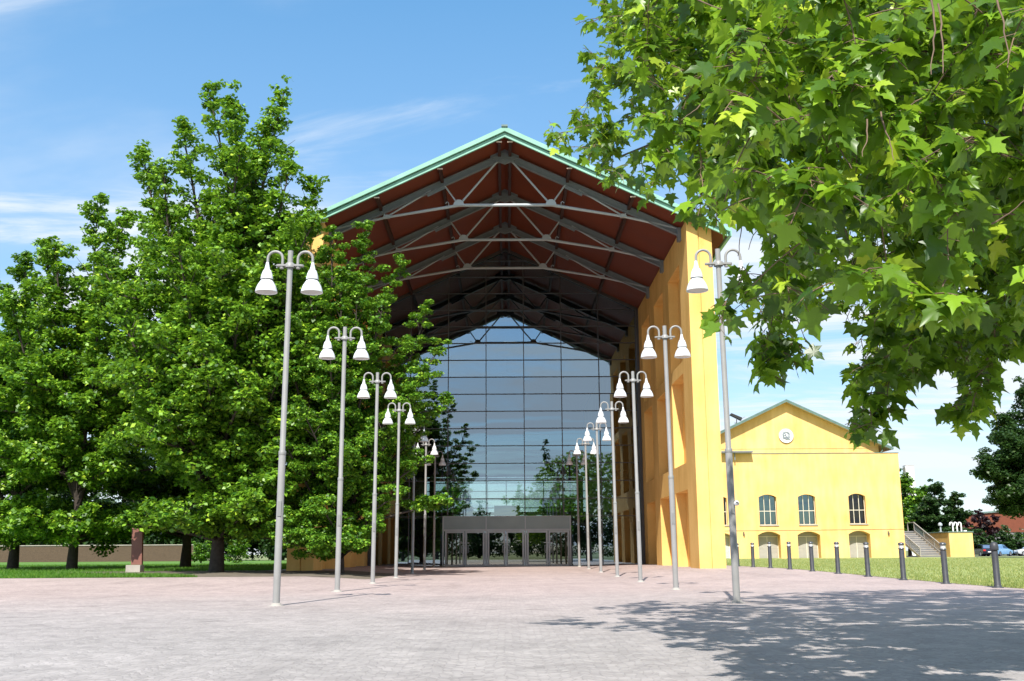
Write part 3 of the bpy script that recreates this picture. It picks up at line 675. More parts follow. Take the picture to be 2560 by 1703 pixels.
for i, (xl, xr, zb, zp, zt) in enumerate(drs):
    y = Y0+1.15; c = (xl+xr)/2
    m = MB().box(xl, c-.02, y, y+.06, .25, 2.6).box(c+.02, xr, y, y+.06, .25, 2.6).prism([(xl, 2.62), (xr, 2.62)]+arch(xl, xr, zp, zt)[::-1], 'y', y+.05, y+.1)
    for q in range(5):
        zq = .45+q*.42; m.box(xl+.1, c-.1, y-.008, y, zq, zq+.33).box(c+.1, xr-.1, y-.008, y, zq, zq+.33)
    d = b2b(m, 'double_door', M['blue_grey_door'] if i == 0 else M['door_grey'])
    b2b(MB().box(xl, xl+.06, y-.04, y-.01, .2, 2.66).box(xr-.06, xr, y-.04, y-.01, .2, 2.66).box(c-.03, c+.03, y-.05, y-.012, .2, 2.6).box(xl+.06, xr-.06, y-.04, y-.01, 2.6, 2.68), 'door_frame', M['cream'] if i else M['white'], d)
for x in (26.75, 43.1):
    b2b(MB().box(x-.07, x+.07, Y0-.06, Y0, 2.9, 3.15).prism([(x-.1, 2.95), (x+.1, 2.95), (x+.04, 2.7), (x-.04, 2.7)], 'y', Y0-.2, Y0-.06), 'wall_lamp', M['bark'])
b2b(MB().tube([(XL, Y0-.02, 3.28), (30, Y0-.02, 3.30), (XR, Y0-.02, 3.38)], .018, 6), 'cable', M['bark'])
# round emblem
ec = Vector((32.4, Y0+.9, 14.1))
m = MB(); n = 36; m.prism([(ec.x+.86*math.cos(2*math.pi*k/n), ec.z+.86*math.sin(2*math.pi*k/n)) for k in range(n)], 'y', Y0+.78, Y0+.9)
em = b2b(m, 'emblem', M['white'])
m = MB(); y = Y0+.77
m.tube([(ec.x+.84*math.cos(2*math.pi*k/40), y, ec.z+.84*math.sin(2*math.pi*k/40)) for k in range(41)], .022, 6)
def curve(pts, r): m.tube([(ec.x+a, y, ec.z+b) for a, b in pts], r, 6)
curve([(-.1+.3*math.cos(R(a)), .12+.34*math.sin(R(a))) for a in range(60, 330, 20)], .062)
curve([(.02+.40*math.cos(R(a)), .02+.42*math.sin(R(a))) for a in range(-60, 250, 15)], .062)
curve([(-.40, -.30), (-.36, .0), (-.22, .34), (-.14, .36), (-.05, .05), (.02, -.2), (.1, -.38)], .068)
curve([(-.42, -.30), (-.25, -.18), (-.16, -.30), (-.05, -.42), (.12, -.40), (.42, -.42)], .062)
curve([(.1, .42), (.22, .2), (.24, -.1), (.12, -.3)], .068)
curve([(-.34, -.02), (-.2, .02), (-.06, .02)], .05)
b2b(m, 'emblem_figure', M['emblem'], em)
# floodlight on the roof slope
fx, fy = 26.7, Y0+.6; fz = B0*0+GA+.30-gs*abs(fx-GX)
t = thing('floodlight', 'dark tilted floodlight standing on the left roof slope of the yellow building', 'floodlight', (fx, fy, fz))
MB().tube([(0, 0, 0), (0, 0, .45)], .05, 8).box(-.25, .25, -.1, .1, .0, .05).build('bracket', M['bollard'], t)
c = MB(); c.prism([(-.75, .95), (-.6, 1.15), (.62, .62), (.5, .3)], 'y', -.3, .3); c.build('housing', M['rubber'], t)
MB().bar((.45, 0, .4), (1.0, 0, .75), .05, .05).build('visor_arm', M['steel'], t)

# ---------------------------------------------------------------- outdoor stairs
st = thing('outdoor_staircase', 'grey metal outdoor stairs with mesh railings beside the yellow building', 'staircase', (48.4, 121.2, B0))
m = MB(); ns = 12
for k in range(ns): m.box(-1.35, 1.35, k*.72, k*.72+.74, k*.26-.05 if k else -.1, k*.26+.03)
for k in range(ns): m.box(-1.33, 1.33, k*.72+.02, k*.72+.06, k*.26-.22, k*.26-.05)
m.box(-3.3, 1.35, ns*.72, ns*.72+2, ns*.26-.15, ns*.26)
M['tread'] = simple('grey_metal_tread', (.20, .20, .20), .6); m.build('steps', M['tread'], st)
m = MB()
for k in range(ns): m.box(-1.34, 1.34, k*.72-.012, k*.72-.002, k*.26-.06 if k else 0, k*.26+.02)
q = m.build('nosing', M['stone'], st)
for s in (-1, 1):
    x = s*1.42; m = MB()
    m.bar((x, -.1, 0), (x, ns*.72, ns*.26), .08, .30); m.bar((x, -.1, 1.05), (x, ns*.72, ns*.26+1.05), .09, .09)
    for k in range(0, ns+1, 4): m.bar((x, k*.72-.05, k*.26), (x, k*.72-.05, k*.26+1.05), .08, .08)
    if s > 0: m.bar((x, ns*.72, ns*.26+1.05), (x, ns*.72+2, ns*.26+1.05), .09, .09); m.bar((x, ns*.72+2, ns*.26), (x, ns*.72+2, ns*.26+1.1), .08, .08)
    rl = m.build('railing', M['stone'], st)
    q = MB()
    for k in range(60):
        a = k/60*ns; q.bar((x, a*.72, a*.26+.15), (x, a*.72, a*.26+1.0), .012, .035)
    for z in (.35, .55, .75): q.bar((x, 0, z), (x, ns*.72, ns*.26+z), .012, .02)
    q.build('mesh_infill', M['steel'], rl)
MB().box(-2.0, -1.5, 5.0, 5.1, .05, 4.2).build('side_panel', M['white'], st)

# ---------------------------------------------------------------- annex
an = thing('annex', 'small flat-roofed yellow annex block right of the outdoor stairs', 'building', (53.4, 125, B0))
MB().box(-1.4, 1.4, 0, 7.4, -.1, 2.85).build('wall', M['plaster_pale'], an)
MB().box(-1.5, 1.5, -.08, 7.5, 2.85, 2.97).build('roof_slab', M['copper_dark'], an)
MB().box(-1.2, -.9, 3, 3.3, 2.97, 3.05).tube([(-1.05, 3.1, 3.0), (-1.05, 3.1, 3.7)], .1, 10).lathe([(.24, 3.7), (.26, 3.85), (.2, 4.0), (.05, 4.1)], (-1.05, 3.1, 0), 12).build('vent_cap', M['steel_light'], an)
for k in range(3):
    x = -.35+k*.5; y = 1.2
    pts = [(x, y, 2.95), (x, y, 3.85)]+[(x-.17+.17*math.cos(math.pi*j/8), y-.0, 3.85+.17*math.sin(math.pi*j/8)) for j in range(1, 9)]+[(x-.34, y, 3.7)]
    MB().tube(pts, .085, 10).build('vent_pipe', M['white'], an)
MB().box(.9, 1.2, 1, 1.4, 2.97, 3.12).build('roof_box', M['white'], an)

# ---------------------------------------------------------------- far buildings, brick wall, stele, chimney
t = thing('chimney_tower', 'plain white rectangular chimney rising behind the trees right of the yellow building', 'chimney', (65.1, 170, .2))
MB().box(-.68, .68, -.6, .6, -.2, 14.2).build('shaft', M['white'], t, bevel=.03); MB().box(-.72, -.685, -.6, .6, 1, 14.0).build('ladder_strip', M['stone'], t); MB().box(-.70, .70, -.62, .62, 14.2, 14.28).build('coping', M['stone'], t)
t = thing('orange_building', 'low orange and grey building far behind the purple shrubs and parked cars', 'building', (102, 190, .2))
m = MB(); m.prism([(-22, 3.9), (22, 3.9), (22, 10.2), (-22, 6.8)], 'y', 0, 14); m.build('wall', M['orange_wall'], t)
MB().box(-21.8, 21.8, .1, 14, -.3, 3.9).build('base_wall', M['grey_wall'], t)
MB().prism([(-22.3, 6.8), (22.3, 10.24), (22.3, 10.5), (-22.3, 7.05)], 'y', -.3, 14.3).build('roof', M['copper_dark'], t)
t = thing('brick_wall', 'long low brown brick wall behind the left lawn under the trees', 'wall', (-62, 131, .2))
MB().box(-32, 24, -.2, .2, -.3, 1.95).build('wall', M['brick'], t); MB().box(-32.1, 24.1, -.28, .28, 1.95, 2.05).build('coping', M['stone'], t)
sx, sy = -17.35, 50.3; t = thing('stele', 'leaning rust red slab sculpture on a stone plinth at the lawn edge', 'sculpture', (sx, sy, float(gz(np.array(sx), np.array(sy)))-.02), R(-9))
MB().prism([(-.24, .36), (.30, .36), (.22, 1.98), (-.30, 2.06)], 'y', -.07, .07).build('slab', M['stele'], t, bevel=.008)
MB().box(-.42, .30, -.2, .2, -.1, .35).build('plinth', M['stone'], t, bevel=.01)

# ---------------------------------------------------------------- cars
def car(label, paint, loc, rz, estate=False):
    t = thing('parked_car', label, 'car', loc, rz, 'cars parked behind the annex')
    # length along local +x (front), width along y
    low = [(-2.0, .28), (-1.55, .22), (1.6, .22), (1.98, .32), (2.05, .55), (1.95, .72), (1.1, .90), (-1.3, .97), (-1.95, .95), (-2.06, .6)]
    m = MB(); m.prism(low, 'y', -.84, .84); body = m.build('body', paint, t, bevel=.07)
    rear = -1.95 if estate else -1.7
    cab_lo = [(1.0, .9), (rear, .95)]; cab = [(1.05, .91), (.35, 1.40), (-.3, 1.47), (rear+.35, 1.42), (rear-.05, .96)]
    v = [(x, -.78 if z < 1 else -.60, z) for x, z in cab]+[(x, .78 if z < 1 else .60, z) for x, z in cab]; n = len(cab)
    MB().add(v, [tuple(range(n)), tuple(range(2*n-1, n-1, -1))]+[(i, i+n, (i+1) % n+n, (i+1) % n) for i in range(n)]).build('cabin', paint, t, bevel=.05)
    gm = MB()
    def q(pts): gm.add(pts, [tuple(range(len(pts)))])
    for s in (-1, 1):
        def sp(x, z): return (x, s*(.795-(z-.95)*.40+.004), z)
        q([sp(.88, .99), sp(.36, 1.34), sp(-.25, 1.39), sp(-.25, .99)]); q([sp(-.33, .99), sp(-.33, 1.39), sp(rear+.42, 1.35), sp(rear+.2, .99)])
    def fr(xa, za, xb, zb, d):
        q([(xa+d, -.66, za), (xa+d, .66, za), (xb+d, .52, zb), (xb+d, -.52, zb)])
    fr(.98, .97, .42, 1.36, .02); fr(rear-.03, 1.0, rear+.30, 1.37, -.02)
    gm.build('window', M['car_glass'], t)
    for x in (-1.3, 1.28):
        for s in (-1, 1):
            w = MB(); w2 = MB(); rr = .31; N_ = 18
            def ring(mb, r0, y0, y1):
                mb.prism([(x+r0*math.cos(2*math.pi*k/N_), rr+r0*math.sin(2*math.pi*k/N_)) for k in range(N_)], 'y', y0, y1)
            ring(w, rr, *sorted((s*.66, s*.855))); ring(w2, .2, *sorted((s*.855, s*.865)))
            wo = w.build('wheel', M['tyre'], t); w2.build('rim', M['rim'], wo)
    for s in (-1, 1):
        MB().box(-2.09, -1.9, *sorted((s*.5, s*.83)), .66, .86).build('tail_light', M['tail'], t)
        MB().box(1.85, 2.04, *sorted((s*.45, s*.78)), .6, .74).build('headlight', M['lens'], t)
    MB().box(-2.085, -2.0, -.26, .26, .5, .62).build('number_plate', M['white'], t)
    return t
car('dark navy hatchback parked with its red tail lights towards the lawn', M['car_dark'], (59.9, 134.2, .22), R(90))
car('light blue car parked between the navy hatchback and the silver car', M['car_blue'], (62.6, 135.6, .22), R(38))
car('silver car seen from the side at the right edge of the car park', M['car_silver'], (66.4, 134.6, .22), R(172), True)
car('red car whose roof shows behind the dark navy hatchback', M['car_red'], (60.0, 142.2, .22), R(84))

# ---------------------------------------------------------------- vegetation
def frames(nrm, r):
    n = nrm/np.linalg.norm(nrm, axis=1, keepdims=True)
    a = r.normal(size=n.shape); t = a-(a*n).sum(1, keepdims=True)*n; t /= np.linalg.norm(t, axis=1, keepdims=True)
    return t, np.cross(n, t), n
KITE = np.array([(0, -.5, 0), (.36, -.05, .07), (0, .5, -.04), (-.36, -.05, .07)])
def leaves(P, size, r, up=.9, out=None):
    n = len(P); nr = r.normal(size=(n, 3)); nr[:, 2] = np.abs(nr[:, 2])+up
    if out is not None: nr += out*.7
    t, b, nn = frames(nr, r); s = size*r.uniform(.65, 1.3, n)
    V = P[:, None, :]+s[:, None, None]*(KITE[None, :, 0:1]*t[:, None]+KITE[None, :, 1:2]*b[:, None]+KITE[None, :, 2:3]*nn[:, None])
    return V.reshape(-1, 3), np.arange(n*4).reshape(-1, 4)

def tree(name, label, group, base, trunk_top, trunk_r, limbs, n_leaf, size, mat, bark, seed, clump=.5, cat='tree', flat=.6, steep=(8, 55), dens=2.3, prof=.75):
    """limbs: (start, end, spread, first_t) - each carries side shoots that shorten to the tip; leaves sit in clumps on the shoots"""
    r = np.random.default_rng(seed); base = Vector(base)
    t = thing(name, label, cat, base, 0, group)
    br = MB(); C = []; RR = []
    rel = lambda p: Vector(p)-base
    tt = rel(trunk_top)
    pts = [Vector((0, 0, -.2)), Vector((0, 0, .15))]+[tt*(k/5)+Vector((r.normal(0, .06), r.normal(0, .06), 0)) for k in range(1, 6)]
    rad = [trunk_r*1.5, trunk_r*1.2]+[trunk_r*(1-.09*k) for k in range(1, 6)]
    br.tube(pts, rad, 10)
    for (p0, p1, spread, t0) in limbs:
        p0, p1 = rel(p0), rel(p1); L = (p1-p0).length; ctl = (p0+p1)/2+Vector((r.normal(0, .06), r.normal(0, .06), .05))*L
        lp = [p0*(1-u)**2+ctl*2*u*(1-u)+p1*u*u for u in np.linspace(0, 1, 8)]
        r0 = min(trunk_r*.6, .02+.016*L); br.tube(lp, [r0*(1-.86*k/7) for k in range(8)], 6)
        nb = max(5, int(L*dens)); az = r.uniform(0, 6.28); d0 = (p1-p0).normalized()
        for k in range(nb):
            u = t0+(1-t0)*((k+r.uniform(0, .8))/nb)**.8; u = min(u, .99)
            p = p0*(1-u)**2+ctl*2*u*(1-u)+p1*u*u
            az += 2.4+r.normal(0, .3); l = spread*(1-u)**prof*r.uniform(.6, 1.25)+.32
            el = R(steep[0]+(steep[1]-steep[0])*u+r.normal(0, 10))
            d = Vector((math.cos(az)*math.cos(el), math.sin(az)*math.cos(el), math.sin(el)))
            d = (d+d0*.25).normalized(); q = p+d*l-Vector((0, 0, .06*l*l*(1-u)))
            if l > .5: br.tube([p, (p+q)/2+Vector((0, 0, .05*l)), q], [.012+.012*l, .01+.006*l, .006], 4, cap=False)
            ns = max(2, int(l/(clump*.9))+1)
            for j in range(ns):
                f = .25+.8*(j+r.random()*.7)/ns; c = p*(1-f)+q*f
                s = clump*(.5+.4*l/max(spread, .1))*r.uniform(.75, 1.2)*(1-.16*u)
                C.append(tuple(c+Vector(r.normal(0, .22*clump+.08*l, 3)))); RR.append(s)
        C.append(tuple(p1)); RR.append(clump*.42)
    C = np.array(C); RR = np.array(RR); w = RR**1.7; idx = r.choice(len(C), n_leaf, p=w/w.sum())
    g = r.normal(size=(n_leaf, 3)); g /= np.maximum(np.linalg.norm(g, axis=1, keepdims=True), 1e-6); g *= (r.random((n_leaf, 1))**.45)
    g[:, 2] *= flat
    P = C[idx]+g*RR[idx][:, None]
    V, F = leaves(P, size, r, .75, g)
    br.build('trunk', bark, t)
    npmesh('crown', V, F, mat, t)
    return t

GT = 'leafy trees left of the hall'
def gnd_z(x, y): return float(gz(np.array(float(x)), np.array(float(y))))
def G(x, y): return (x, y, gnd_z(x, y))
# the tallest tree: several upright leaders, wide skirts
def skirt(b, lst, spread=2.6):
    return [((b[0], b[1], max(1.6, z-.9)), (b[0]+l*math.cos(R(a)), b[1]+l*math.sin(R(a)), z), spread, .2) for a, z, l in lst]
ring = lambda z, l, n, a0=0, dz=.5: [(a0+360/n*k, z+dz*math.sin(k*2.3), l*(1+.12*math.sin(k*3.7))) for k in range(n)]
b = (-13.3, 49.2); T = lambda z, dx=0, dy=0: (b[0]+dx, b[1]+dy, z)
limbs = [(T(3), (-15.74, 52, 25.9), 4.0, .12), (T(5), (-14.2, 51, 24.8), 3.4, .2), (T(4), (-11.55, 51.5, 25.4), 3.7, .15), (T(3), (-19.1, 52.2, 22.4), 3.4, .2),
         (T(3), (-9.4, 50.2, 19.7), 3.2, .2), (T(4), (-12.9, 48.6, 21), 3.8, .15), (T(4), (-16.9, 49.5, 20.2), 3.8, .15), (T(4), (-14, 55.5, 21), 3.4, .2),
         (T(4), (-11, 53.5, 18), 3.0, .2), (T(3), (-20.0, 50.2, 15.5), 3.4, .2), (T(3), (-8.8, 49.3, 14.0), 2.8, .25), (T(3), (-15.2, 47.2, 15.5), 3.4, .2), (T(3), (-11.2, 47.4, 15), 3.0, .2), (T(3), (-18, 47.6, 12.5), 3.2, .2)]
limbs += [(T(6), (-10.6, 49.3, 20.3), 3.4, .15), (T(5), (-9.0, 48.2, 17.2), 3.2, .2), (T(5), (-9.9, 47.6, 14.6), 3.2, .2), (T(6), (-12.2, 50.5, 23.2), 3.4, .2), (T(6), (-17, 52, 23.6), 3.2, .2), (T(3), (-9.5, 47.8, 6.2), 2.6, .2), (T(2.5), (-9.9, 47.4, 3.8), 2.2, .25), (T(4), (-10.2, 46.9, 9.2), 2.8, .2), (T(5), (-9.2, 48, 11.5), 2.8, .2), (T(2), (-11.2, 46.4, 3.2), 2.2, .25), (T(4), (-13.6, 45.9, 10.5), 3.2, .2), (T(4), (-16.8, 46.4, 9), 3.2, .2)]
limbs = [(p, (q[0]*.957, q[1]-2.3, 1+(q[2]-1)*.935), sp, t0) for p, q, sp, t0 in limbs]
limbs += [(T(3), (-9.8, 44.8, 4.2), 2.3, .2), (T(4), (-8.9, 45.0, 6.6), 2.5, .2), (T(2.5), (-10.5, 44.4, 2.7), 1.8, .25), (T(5), (-10.8, 43.8, 7.8), 2.8, .2), (T(5), (-12.6, 43.4, 8.6), 2.8, .2), (T(4), (-14.5, 43.9, 6.8), 2.6, .2), (T(7), (-11.5, 44.2, 11.5), 2.9, .2)]
limbs += skirt(b, ring(5.8, 5.6, 6, 10), 2.5)+skirt(b, ring(9.6, 5.9, 5, 35), 2.7)+skirt(b, ring(13.2, 5.0, 5, 65), 2.7)+skirt(b, [q for q in ring(2.7, 4.6, 9, -20, .35) if not 190 < q[0] < 250], 1.9)
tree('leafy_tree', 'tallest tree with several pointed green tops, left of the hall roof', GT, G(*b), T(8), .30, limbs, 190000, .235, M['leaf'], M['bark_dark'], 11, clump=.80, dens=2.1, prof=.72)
b = (-23.6, 58.3)
limbs = [(T(3), (-23.6, 58, 21.3), 4.0, .12), (T(4), (-21.6, 57.5, 20.2), 3.4, .2), (T(4), (-26.3, 58, 18.6), 3.6, .15), (T(3), (-20.0, 57, 18), 3.4, .2), (T(4), (-24.5, 55, 17.5), 3.6, .15), (T(4), (-21.5, 54.5, 15), 3.4, .2), (T(4), (-27.2, 56, 15), 3.4, .2)]
limbs += skirt(b, ring(5.8, 5.6, 6, 10), 2.5)+skirt(b, ring(9.6, 5.8, 5, 35), 2.7)+skirt(b, ring(2.8, 4.6, 9, -20, .35), 1.9)
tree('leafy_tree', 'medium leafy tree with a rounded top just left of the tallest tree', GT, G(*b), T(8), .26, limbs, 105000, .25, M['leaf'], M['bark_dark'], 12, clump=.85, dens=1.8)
b = (-28.5, 62.0)
limbs = [(T(3), (-29.4, 62, 19.0), 3.8, .12), (T(3), (-31.6, 62, 18.0), 3.6, .15), (T(4), (-27, 60, 15.5), 3.4, .2), (T(4), (-33.8, 62, 15.5), 3.6, .15), (T(3), (-30.5, 58.5, 14.5), 3.6, .15), (T(3), (-33.5, 59, 12), 3.4, .2)]
limbs += skirt(b, ring(5.8, 5.8, 6, 10), 2.5)+skirt(b, ring(9.4, 5.6, 5, 35), 2.7)+skirt(b, ring(2.8, 4.8, 9, -20, .35), 1.9)
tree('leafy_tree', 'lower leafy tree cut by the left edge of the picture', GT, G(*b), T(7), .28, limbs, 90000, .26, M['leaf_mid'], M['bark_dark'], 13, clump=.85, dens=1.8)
b = (-19.3, 64.5)
limbs = [(T(3), (-19.3, 64.5, 16), 4.0, .12), (T(4), (-22.6, 64, 14), 3.6, .2), (T(4), (-16, 64, 14), 3.6, .2)]+skirt(b, ring(5.0, 5.2, 8, 10))+skirt(b, ring(3.2, 5.0, 8, 0, .35), 2.1)
tree('leafy_tree', 'leafy tree standing behind the gap between the two left trees, its trunk in shade', GT, G(*b), T(7), .30, limbs, 46000, .28, M['leaf_mid'], M['bark_dark'], 14, clump=.8)
b = (-18.9, 70.5)
limbs = [(T(3), (-18.9, 70.5, 14), 4.0, .12), (T(4), (-14.6, 70, 13), 3.4, .2)]+skirt(b, ring(5.0, 5.2, 8, 10))+skirt(b, ring(3.4, 5.2, 8, 0, .35), 2.1)
tree('leafy_tree', 'farthest leafy tree of the left group, only its dark trunk showing low down', GT, G(*b), T(7), .30, limbs, 34000, .3, M['leaf_mid'], M['bark_dark'], 15, clump=.8)
# feathery tree in front of the left porch pillar
b = (-7.4, 47.6)
limbs = [(T(2), (-6.5, 47.4, 16.2), 2.5, .12), (T(3), (-4.6, 47.2, 14.3), 2.1, .15), (T(3), (-3.5, 47.3, 12.4), 1.9, .2), (T(2.5), (-3.0, 47.2, 10.2), 1.8, .25), (T(2.5), (-8.4, 46.6, 14.6), 2.4, .15),
         (T(3), (-5.4, 45.6, 12), 2.2, .15), (T(2), (-2.6, 47.4, 8.0), 1.4, .3), (T(2.2), (-3.6, 45.8, 8.6), 1.8, .2), (T(2), (-7.6, 44.6, 9.8), 2.3, .15), (T(2), (-9.6, 45.5, 11.2), 2.4, .15),
         (T(2), (-5.2, 44.9, 6.6), 1.9, .2), (T(1.6), (-3.4, 46.8, 5.2), 1.5, .25), (T(1.5), (-6.6, 44.4, 4.8), 1.9, .2), (T(1.5), (-4.5, 45.6, 3.6), 1.6, .2), (T(1.5), (-9.4, 44.8, 5.6), 2.2, .15), (T(2), (-2.7, 47.2, 3.2), .9, .6),
         (T(1), (-5.4, 45.2, 2.4), 1.4, .25), (T(1), (-8.4, 45, 2.8), 1.6, .25), (T(2), (-10.6, 46.5, 7.5), 2.4, .15), (T(2), (-10.8, 47.2, 3.4), 1.8, .2), (T(3), (-6.6, 45, 13), 1.9, .2), (T(2), (-8.6, 43.6, 7), 2.0, .2), (T(2), (-7.0, 43.4, 5.2), 1.8, .2), (T(1.4), (-7.6, 43.6, 2.8), 1.6, .25), (T(1.2), (-9.6, 44.4, 2.3), 1.5, .25), (T(4), (-8.0, 46.2, 15.6), 2.3, .15), (T(3), (-7.4, 45.8, 13.5), 2.4, .15), (T(3), (-8.8, 45.6, 12.4), 2.4, .15), (T(.8), (-9.4, 44, 1.5), 1.3, .2), (T(.8), (-7.7, 43.5, 1.35), 1.3, .2), (T(.8), (-6.2, 44.3, 1.3), 1.2, .2), (T(.9), (-5.8, 46, 1.7), 1.2, .2), (T(.9), (-10.6, 45.4, 1.7), 1.4, .2)]
tree('feathery_tree', 'lighter green feathery tree with slanting plumes in front of the hall porch', GT, G(*b), T(9), .17, limbs, 185000, .145, M['leaf_feather'], M['bark_dark'], 16, clump=.52, flat=.5, steep=(25, 50))

# trees beyond the brick wall (left background)
GB = 'dark trees beyond the brick wall'
bgl = ['dark bushy tree beyond the far left end of the brick wall', 'dark bushy tree beyond the brick wall behind the two left trunks', 'dark bushy tree beyond the brick wall just left of the red slab', 'dark bushy tree beyond the brick wall behind the red slab', 'dark bushy tree beyond the right end of the brick wall', 'dark bushy tree far behind the tallest tree trunk']
for i, (x, y, h) in enumerate([(-83, 142, 14), (-71, 140, 13), (-60, 143, 15), (-50, 140, 13), (-39, 142, 14), (-29, 145, 13)]):
    b = (x, y); limbs = [(T(1), (x, y, h), 6.5, .05)]+[(T(2), (x+6.5*math.cos(R(a)), y+5*math.sin(R(a)), h*f), 4.2, .1) for a, f in ((-90, .35), (-20, .5), (-160, .5), (-60, .75), (-120, .7), (90, .7), (-40, .2), (-140, .2), (-10, .2), (-170, .2), (-90, .15))]
    tree('bushy_tree', bgl[i], GB, (x, y, .2), T(5), .3, limbs, 13000, .62, M['leaf_dark'], M['bark_dark'], 30+i, clump=1.5)
for i, (x, y, h, lab) in enumerate([(-28.5, 100, 2.2, 'small round shrub on the lawn between the dark trunks'), (-25.3, 101, 2.4, 'small round shrub on the lawn right of the thick trunk')]):
    b = (x, y); limbs = [(T(.2), (x+.7*math.cos(a), y+.7*math.sin(a), h*f), .9, .1) for a, f in ((0, .8), (1.2, 1), (2.5, .8), (3.8, .9), (5, .8))]
    tree('shrub', lab, 'small shrubs on the left lawn', (x, y, .2), T(.6), .06, limbs, 2600, .2, M['leaf_mid'], M['bark_dark'], 50+i, clump=.4, cat='shrub')

def thicket(name, label, x0, x1, y0, y1, h, n, size, mat, seed):
    r = np.random.default_rng(seed); k = int((x1-x0)*1.1)
    cx = r.uniform(x0, x1, k); cy = r.uniform(y0, y1, k); ch = h*r.uniform(.45, 1.1, k); i = r.integers(0, k, n)
    g = r.normal(size=(n, 3)); g /= np.linalg.norm(g, axis=1, keepdims=True); g *= r.random((n, 1))**.35
    P = np.stack([cx[i]+g[:, 0]*2.0, cy[i]+g[:, 1]*1.6, .2+ch[i]*(.5+.5*g[:, 2])], 1)
    V, F = leaves(P, size, r, .7, g); o = npmesh(name, V, F, mat); return tag(o, label, 'undergrowth', None, 'stuff')
thicket('thicket', 'dark thicket of undergrowth just beyond the long brick wall', -100, -12, 134, 140, 7.5, 42000, .5, M['leaf_dark'], 5)
# right background
b = (55.6, 147); limbs = [(T(2), (55.4, 147, 11.2), 3.6, .1)]+[(T(3), (55.6+4*math.cos(R(a)), 147+3*math.sin(R(a)), z), 2.6, .15) for a, z in ((-90, 6), (-160, 7.5), (-20, 7.5), (-120, 3.5), (-40, 4), (180, 9.5), (-60, 9))]
tree('round_tree', 'bright green round tree behind the outdoor stairs, below the white chimney', 'trees right of the yellow building', (*b, .2), T(4), .25, limbs, 17000, .42, M['leaf_mid'], M['bark_dark'], 60, clump=1.1)
b = (57.8, 142); limbs = [(T(1), (57.8, 142, 9.6), 3.4, .1)]+[(T(2), (57.8+3.4*math.cos(R(a)), 142+3*math.sin(R(a)), z), 2.2, .15) for a, z in ((-90, 5), (-165, 5.5), (-15, 5.6), (-120, 2.5), (-50, 2.6), (-20, 3), (-60, 8), (-130, 7.6), (-150, 3))]
tree('round_tree', 'dark green dense round tree behind the annex roof vents', 'trees right of the yellow building', (*b, .2), T(3), .25, limbs, 34000, .34, M['leaf_dark'], M['bark_dark'], 61, clump=1.05)
b = (53.2, 104); limbs = [(T(3), (52.3, 104, 17.2), 3.6, .15), (T(4), (49.6, 104, 14.2), 3.2, .2)]+[(T(z0), (53.2+l*math.cos(R(a)), 104+l*math.sin(R(a)), z), 3.3, .15) for a, z0, z, l in ((180, 5, 8.4, 6.4), (-170, 4, 9.8, 6.3), (-150, 5, 11.5, 5.4), (-120, 5, 9, 5), (-90, 5, 12, 4.5), (-60, 5, 9, 5), (-140, 4, 6.6, 5.2), (175, 4, 6.4, 4.9), (160, 4, 5.3, 4.2), (-100, 3, 5.0, 4), (-30, 5, 10, 5), (0, 5, 8, 5.5), (150, 6, 12.5, 4))]
tree('spreading_tree', 'big spreading tree cut by the right edge, above the parked cars', 'trees right of the yellow building', (*b, .2), T(7), .35, limbs, 80000, .30, M['leaf_dark'], M['bark_dark'], 62, clump=1.3)
for i, (x, y, h, lab) in enumerate([(70.5, 158, 6.6, 'dark purple leaved shrub left of the orange wall'), (83, 160, 7.4, 'dark purple leaved shrub in front of the orange wall, near the right edge'), (89.5, 162, 8.2, 'dark purple leaved tree at the right edge under the big spreading tree')]):
    b = (x, y); limbs = [(T(1), (x, y, h), 2.6, .1)]+[(T(1), (x+2.6*math.cos(R(a)), y+2*math.sin(R(a)), z), 1.8, .15) for a, z in ((-90, 3), (-160, 4), (-20, 4), (180, 5.5), (0, 5.5), (-90, 5.5))]
    tree('purple_shrub', lab, 'purple leaved shrubs by the orange building', (x, y, .2), T(2), .15, limbs, 5000, .40, M['leaf_purple'], M['bark_dark'], 70+i, clump=.7, cat='shrub')
for i, (x, y, h, lab) in enumerate([(66.5, 152, 3.6, 'dark hedge shrub behind the red and navy cars'), (71.5, 152, 4.0, 'dark hedge shrub behind the light blue car'), (76.5, 152, 4.4, 'green hedge shrub behind the silver car at the right edge'), (82, 153, 4.6, 'green hedge shrub farthest to the right behind the cars')]):
    b = (x, y); limbs = [(T(.5), (x, y, h), 2.4, .05)]+[(T(.5), (x+2.8*math.cos(R(a)), y+1.5*math.sin(R(a)), z), 1.7, .1) for a, z in ((-90, 2), (-160, 2.6), (-20, 2.6), (180, 1.4), (0, 1.4), (-60, 3.2), (-120, 3.2), (-90, .8), (-40, .8), (-140, .8))]
    tree('hedge_shrub', lab, 'hedge shrubs behind the parked cars', (x, y, .2), T(1), .12, limbs, 5200, .36, M['leaf_mid'] if i > 1 else M['leaf_dark'], M['bark_dark'], 80+i, clump=.6, cat='shrub')

